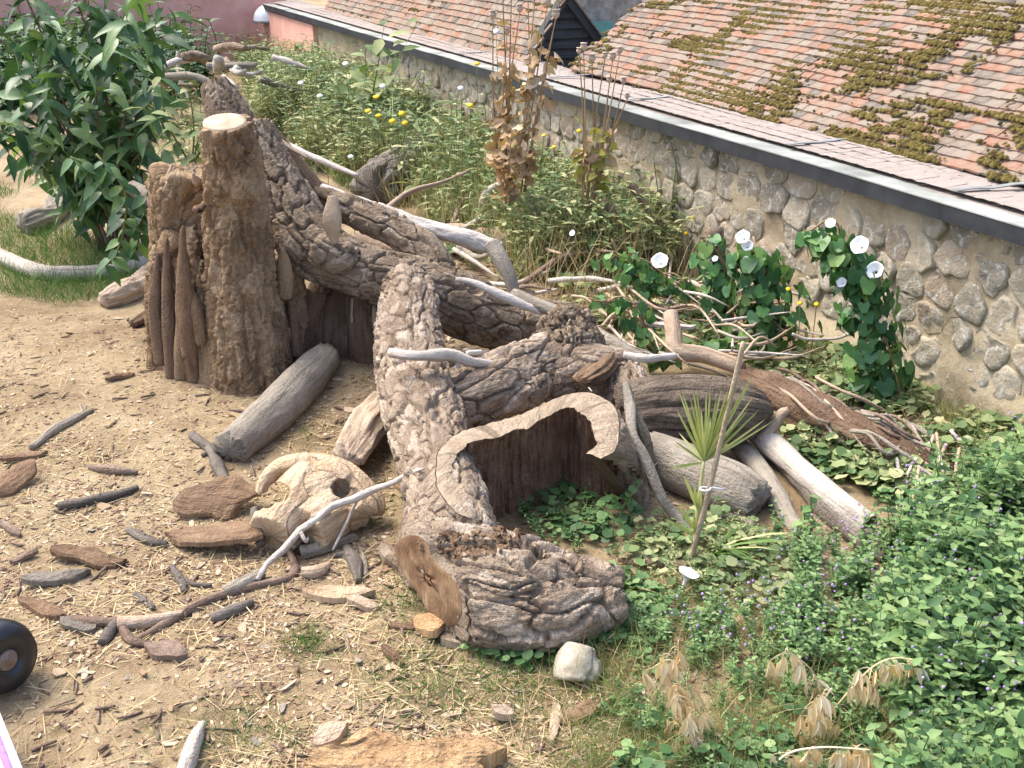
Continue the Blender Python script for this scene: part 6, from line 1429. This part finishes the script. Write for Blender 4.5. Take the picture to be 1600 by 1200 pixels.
# yellow and white wild flowers
DSK = [(lambda a: mesh_np('flower_head', np.vstack([np.stack([np.cos(a) * .026 * (1 - .25 * (np.arange(16) % 2)), np.sin(a) * .026 * (1 - .25 * (np.arange(16) % 2)), np.full(16, .004)], 1), np.stack([np.cos(a) * .008, np.sin(a) * .008, np.full(16, -.008)], 1), [[0, 0, .008]]]), np.stack([np.arange(16), 16 + np.arange(16), 16 + (np.arange(16) + 1) % 16, (np.arange(16) + 1) % 16], 1), np.stack([np.full(16, 32), np.arange(16), (np.arange(16) + 1) % 16], 1), m))(np.linspace(0, 6.283, 17)[:-1]) for m in (MT['yellow'], MT['petal'])]
def flower(px, py, y, kind, sc=1.0, where=''):
    tp = Yp(px, py, y); b_ = np.array([tp[0] + random.gauss(0, .04), tp[1] + .05, th(tp[0], tp[1])]); nm, lb = (('yellow_flower', 'small yellow daisy flower on a thin stem ' + where), ('white_flower', 'small white flower on a thin stem ' + where))[kind]
    rt = thing(nm, lb, 'flower', b_, ('yellow flowers ' if kind == 0 else 'white flowers ') + where); acc = Acc(); add_tube(acc, [b_, (b_ + tp) / 2 + rng.normal(0, .015, 3), tp], [.004, .003, .003], 8, 5); acc.part('stem', MT['stem'], rt)
    instance('flower_head', DSK[kind], rt, tp, np.array(Matrix.Rotation(random.uniform(.3, .8), 3, 'X')) * sc)
for x, y in ((575, 174), (592, 181), (613, 190), (633, 193), (628, 178), (745, 100), (588, 152), (735, 165)): flower(x, y, 11.0, 0, 1.5, 'in the weeds behind the stump')
for x, y in ((866, 230), (905, 205), (912, 235), (920, 335), (918, 375), (800, 138), (850, 212)): flower(x, y, 9.2, 0, 1.0, 'below the dried poppies')
for x, y in ((1232, 452), (1250, 474), (1276, 476), (1082, 340), (1072, 365), (1548, 610)): flower(x, y, 6.4 if x > 1200 else 8.4, 0, .75, 'in front of the stone wall')
for x, y in ((548, 245), (540, 100), (598, 135), (720, 138), (470, 130), (500, 150), (830, 218), (838, 290), (775, 50), (918, 333)): flower(x, y, 9.6, 1, 1.15, 'in the far weeds')
# ---- cabbage-palm seedling on its stake
pm = thing('young_palm', 'young fan palm with narrow stiff yellow green leaflets', 'palm', G(1084, 880))
pb_ = G(1084, 880); STM = tmesh('leaflet', leaf_T([(0, 0), (.15, .018), (.5, .024), (.85, .014), (1, 0)], .6, .06), MT['palm'])
y0 = pb_[1]; hub_ = Yp(1100, 722, y0 - .02); acc = Acc(); add_tube(acc, [pb_, Yp(1090, 800, y0), hub_], [.010, .009, .007], 14, 7); acc.part('leaf_stalk', MT['palm'], pm)
for ex, ey in [(1058, 640), (1062, 612), (1080, 622), (1072, 665), (1090, 610), (1105, 612), (1122, 618), (1140, 610), (1158, 590), (1175, 592), (1182, 585), (1190, 640), (1170, 660), (1210, 660), (1055, 690), (1050, 730), (1045, 735), (1068, 615), (1150, 602), (1130, 605), (1064, 650), (1085, 612), (1097, 640), (1112, 610), (1134, 630), (1164, 610), (1180, 620), (1172, 640), (1200, 655), (1060, 675), (1146, 640), (1112, 650)]:
    tp = Yp(ex, ey, y0 - .02 + random.uniform(-.12, .12)); d = tp - hub_; L = np.linalg.norm(d); instance('leaflet', STM, pm, hub_, axes(nrm(d)[None], np.array([[.1, -1.0, .2]]))[0] * np.array([.22, L, L])[None])
for ex, ey, hx, hy in [(1070, 745, 1092, 800), (1085, 760, 1092, 800), (1060, 790, 1088, 830), (1040, 812, 1086, 835), (1095, 762, 1094, 805), (1085, 800, 1088, 850)]:
    h_ = Yp(hx, hy, y0); d = Yp(ex, ey, y0 - .05) - h_; L = np.linalg.norm(d); instance('leaflet', STM, pm, h_, axes(nrm(d)[None], np.array([[.1, -1.0, .2]]))[0] * np.array([.35, L, L])[None])
sk = thing('cane_stake', 'tan cane stake tied to the young palm with white string', 'stake', G(1074, 885))
A, B = G(1074, 885) - [0, 0, .05], Yp(1162, 535, y0 - .06); acc = Acc(); add_tube(acc, [A, A * .6 + B * .4 + [.006, 0, 0], B], [.011, .0115, .010], 40, 10, amp=.0015, kind='smooth', sc=30); acc.part('cane', MT['tan'], sk)
kp = Yp(1102, 766, y0 - .05); acc = Acc(); aa = np.linspace(0, 6.6, 22); add_tube(acc, [kp + [math.cos(t_) * .022, math.sin(t_) * .022, .002 * t_] for t_ in aa] + [kp + [.05, -.01, .015], kp + [.075, -.01, .012]], [.004] * 24, 60, 5); acc.part('string', MT['white'], sk)
# strappy tuft at its foot
tf = thing('strappy_tuft', 'tuft of arching strappy green leaves at the foot of the palm', 'plant', G(1110, 868)); pt = G(1108, 868); ST2 = tmesh('leaf', L_STRAP, MT['greengrass']); ST3 = tmesh('leaf', L_STRAP, MT['palm'])
for k in range(34):
    an = random.uniform(-1.2, 1.9); d = nrm([math.cos(an) * .9 + .25, -math.sin(an) * .8, random.uniform(.05, 1.1)]); L = random.uniform(.16, .40); instance('leaf', ST2 if k % 3 else ST3, tf, pt + rng.normal(0, .015, 3) * [1, 1, 0], axes(d[None], np.array([[0, 0, 1.0]]))[0] * np.array([.30, L, L])[None])
# ---- ripe oats near the bottom edge
def spk():
    V, q, t_ = leaf_T([(0, 0), (.18, .08), (.45, .115), (.75, .06), (1, 0)], .9, .05); V2, q2, t2 = leaf_T([(0, 0), (.18, .08), (.45, .115), (.75, .06), (1, 0)], -.9, .05)
    Rm = np.array(Matrix.Rotation(.42, 3, 'Z')); V3 = V2 @ Rm.T + [0.01, 0, .015]
    return mesh_np('spikelet', np.vstack([V, V3]), np.vstack([q, q2 + len(V)]), np.vstack([t_, t2 + len(V)]), MT['oat'])
SPK = spk()
def oat(label, pts_, y, brs, n_per=3):
    P = [Yp(a, b, y + dy) for a, b, dy in pts_]; rt = thing('oat_stalk', label, 'oat', P[0]); acc = Acc(); add_tube(acc, P, np.linspace(.005, .0022, len(P)), 40, 5)
    C, _ = spline(P, np.ones(len(P)), 100)
    for f, ox, oy, n in brs:
        p0 = C[int(f * 99)]; L = M(abs(ox) + abs(oy), p0); e = p0 + np.array([M(ox, p0), random.gauss(0, .02), -M(oy, p0)]); md = (p0 + e) / 2 + [0, 0, .02]; add_tube(acc, [p0, md, e], [.0018, .0015, .0012], 8, 4)
        for k in range(n + 4):
            q0 = e * (1 - k * .13) + p0 * (k * .13); q_ = q0 + rng.normal(0, 1, 3) * [.022, .012, .01] - [0, 0, .012]; add_tube(acc, [q0, (q0 + q_) / 2 + [0, 0, .006], q_], [.001, .001, .0008], 4, 3); d = nrm([random.gauss(0, .22), random.gauss(0, .15), -1]); l_ = random.uniform(.065, .098); instance('spikelet', SPK, rt, q_, axes(d[None], nrm([random.gauss(0, .6), -1, .2])[None])[0] * l_)
    acc.part('stalk', MT['oat'], rt)
oat('upright ripe oat stalk with hanging golden spikelets, leftmost of the oats', [(1057, 1230, 0), (1058, 1120, -.02), (1060, 1000, -.05)], 3.05, [(.95, -18, 10, 3), (.86, -40, 10, 4), (.7, 10, 8, 3), (.68, -8, 10, 2), (.5, -6, 8, 3), (.46, 6, 8, 2), (.3, 40, 4, 3), (.3, -50, 20, 4), (.16, 34, 6, 4), (.1, -30, 12, 3), (.6, 36, 12, 1)])
oat('arching ripe oat stalk bending right over the catmint', [(1230, 1240, 0), (1270, 1150, -.02), (1310, 1100, -.05), (1360, 1045, -.08), (1400, 1028, -.1), (1435, 1035, -.1)], 3.15, [(.97, -4, 12, 3), (.88, -8, 14, 3), (.8, -10, 16, 4), (.72, -6, 12, 3), (.55, 24, 12, 4), (.5, 30, 36, 4), (.42, 40, 48, 4), (.36, -16, 10, 3), (.3, 40, 30, 3), (.2, 50, 26, 4), (.15, -30, 16, 4), (.1, 30, 20, 3)])
oat('thin oat stalk with dropped spikelets left of the arching oat', [(1300, 1180, 0), (1288, 1100, -.02), (1270, 1050, -.04), (1228, 1014, -.06)], 3.2, [(.98, -4, 8, 2), (.88, 4, 8, 2), (.7, -6, 14, 3), (.45, -6, 12, 3), (.3, -14, 10, 4), (.2, 10, 8, 3)])
oat('low spreading oat stalk along the bottom edge', [(1180, 1250, 0), (1220, 1185, -.02), (1280, 1168, -.04), (1360, 1172, -.05)], 2.85, [(.95, 4, 20, 4), (.8, 8, 22, 4), (.65, -6, 22, 4), (.5, -8, 18, 4), (.35, -14, 16, 3), (.9, 30, 20, 3)])
oat('short oat stalk crowded between the upright and the arching oats', [(1245, 1215, 0), (1262, 1140, -.02), (1290, 1090, -.04), (1300, 1075, -.05)], 3.0, [(.95, -10, 10, 3), (.8, -22, 14, 3), (.7, 14, 12, 3), (.55, -26, 18, 3), (.45, 18, 14, 3), (.3, -24, 16, 3)])
oat('second upright oat stalk rising just right of the leftmost oat', [(1100, 1235, 0), (1090, 1160, -.02), (1078, 1105, -.03)], 2.95, [(.95, 8, 10, 3), (.75, -14, 12, 3), (.6, 20, 12, 3), (.4, -20, 14, 3)])
# ---- trees beyond the roofs
def tree(label, base, h, rx, rz, n, mat, L=.16):
    rt = thing('dark_tree', label, 'tree', base); acc = Acc(); top = base + [0, 0, h]
    add_tube(acc, [base, base + [.05, 0, h * .5], top], [.14, .1, .03], 20, 10, kind='furrow', amp=.02, sc=6)
    for k in range(10):
        a = random.uniform(0, 6.28); p = base + [0, 0, h * random.uniform(.35, .9)]; add_tube(acc, [p, p + [math.cos(a) * rx * .5, math.sin(a) * rx * .5, .3], p + [math.cos(a) * rx * .9, math.sin(a) * rx * .9, .5]], [.05, .03, .01], 8, 6)
    acc.part('trunk', MT['bark_grey'], rt)
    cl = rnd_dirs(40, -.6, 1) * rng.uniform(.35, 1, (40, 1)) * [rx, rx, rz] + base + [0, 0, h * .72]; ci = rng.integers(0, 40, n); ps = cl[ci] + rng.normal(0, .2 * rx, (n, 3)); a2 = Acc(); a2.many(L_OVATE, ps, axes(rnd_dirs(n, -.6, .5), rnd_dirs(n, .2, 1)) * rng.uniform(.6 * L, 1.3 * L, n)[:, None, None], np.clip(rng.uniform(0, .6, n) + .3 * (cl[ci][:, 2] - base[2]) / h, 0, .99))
    a2.part('crown', MT['budd'], rt)
tree('dark green tree beyond the gutter left of the far tiled roof', (sg + 4.6) * w_ + (D0 + 1.75) * n_, 2.9, .95, .8, 6000, None)
tree('dark tree crown behind the ridge at the upper right corner', 6.2 * w_ + (D0 + 6.5) * n_, 4.1, 1.3, 1.0, 5000, None, .2)
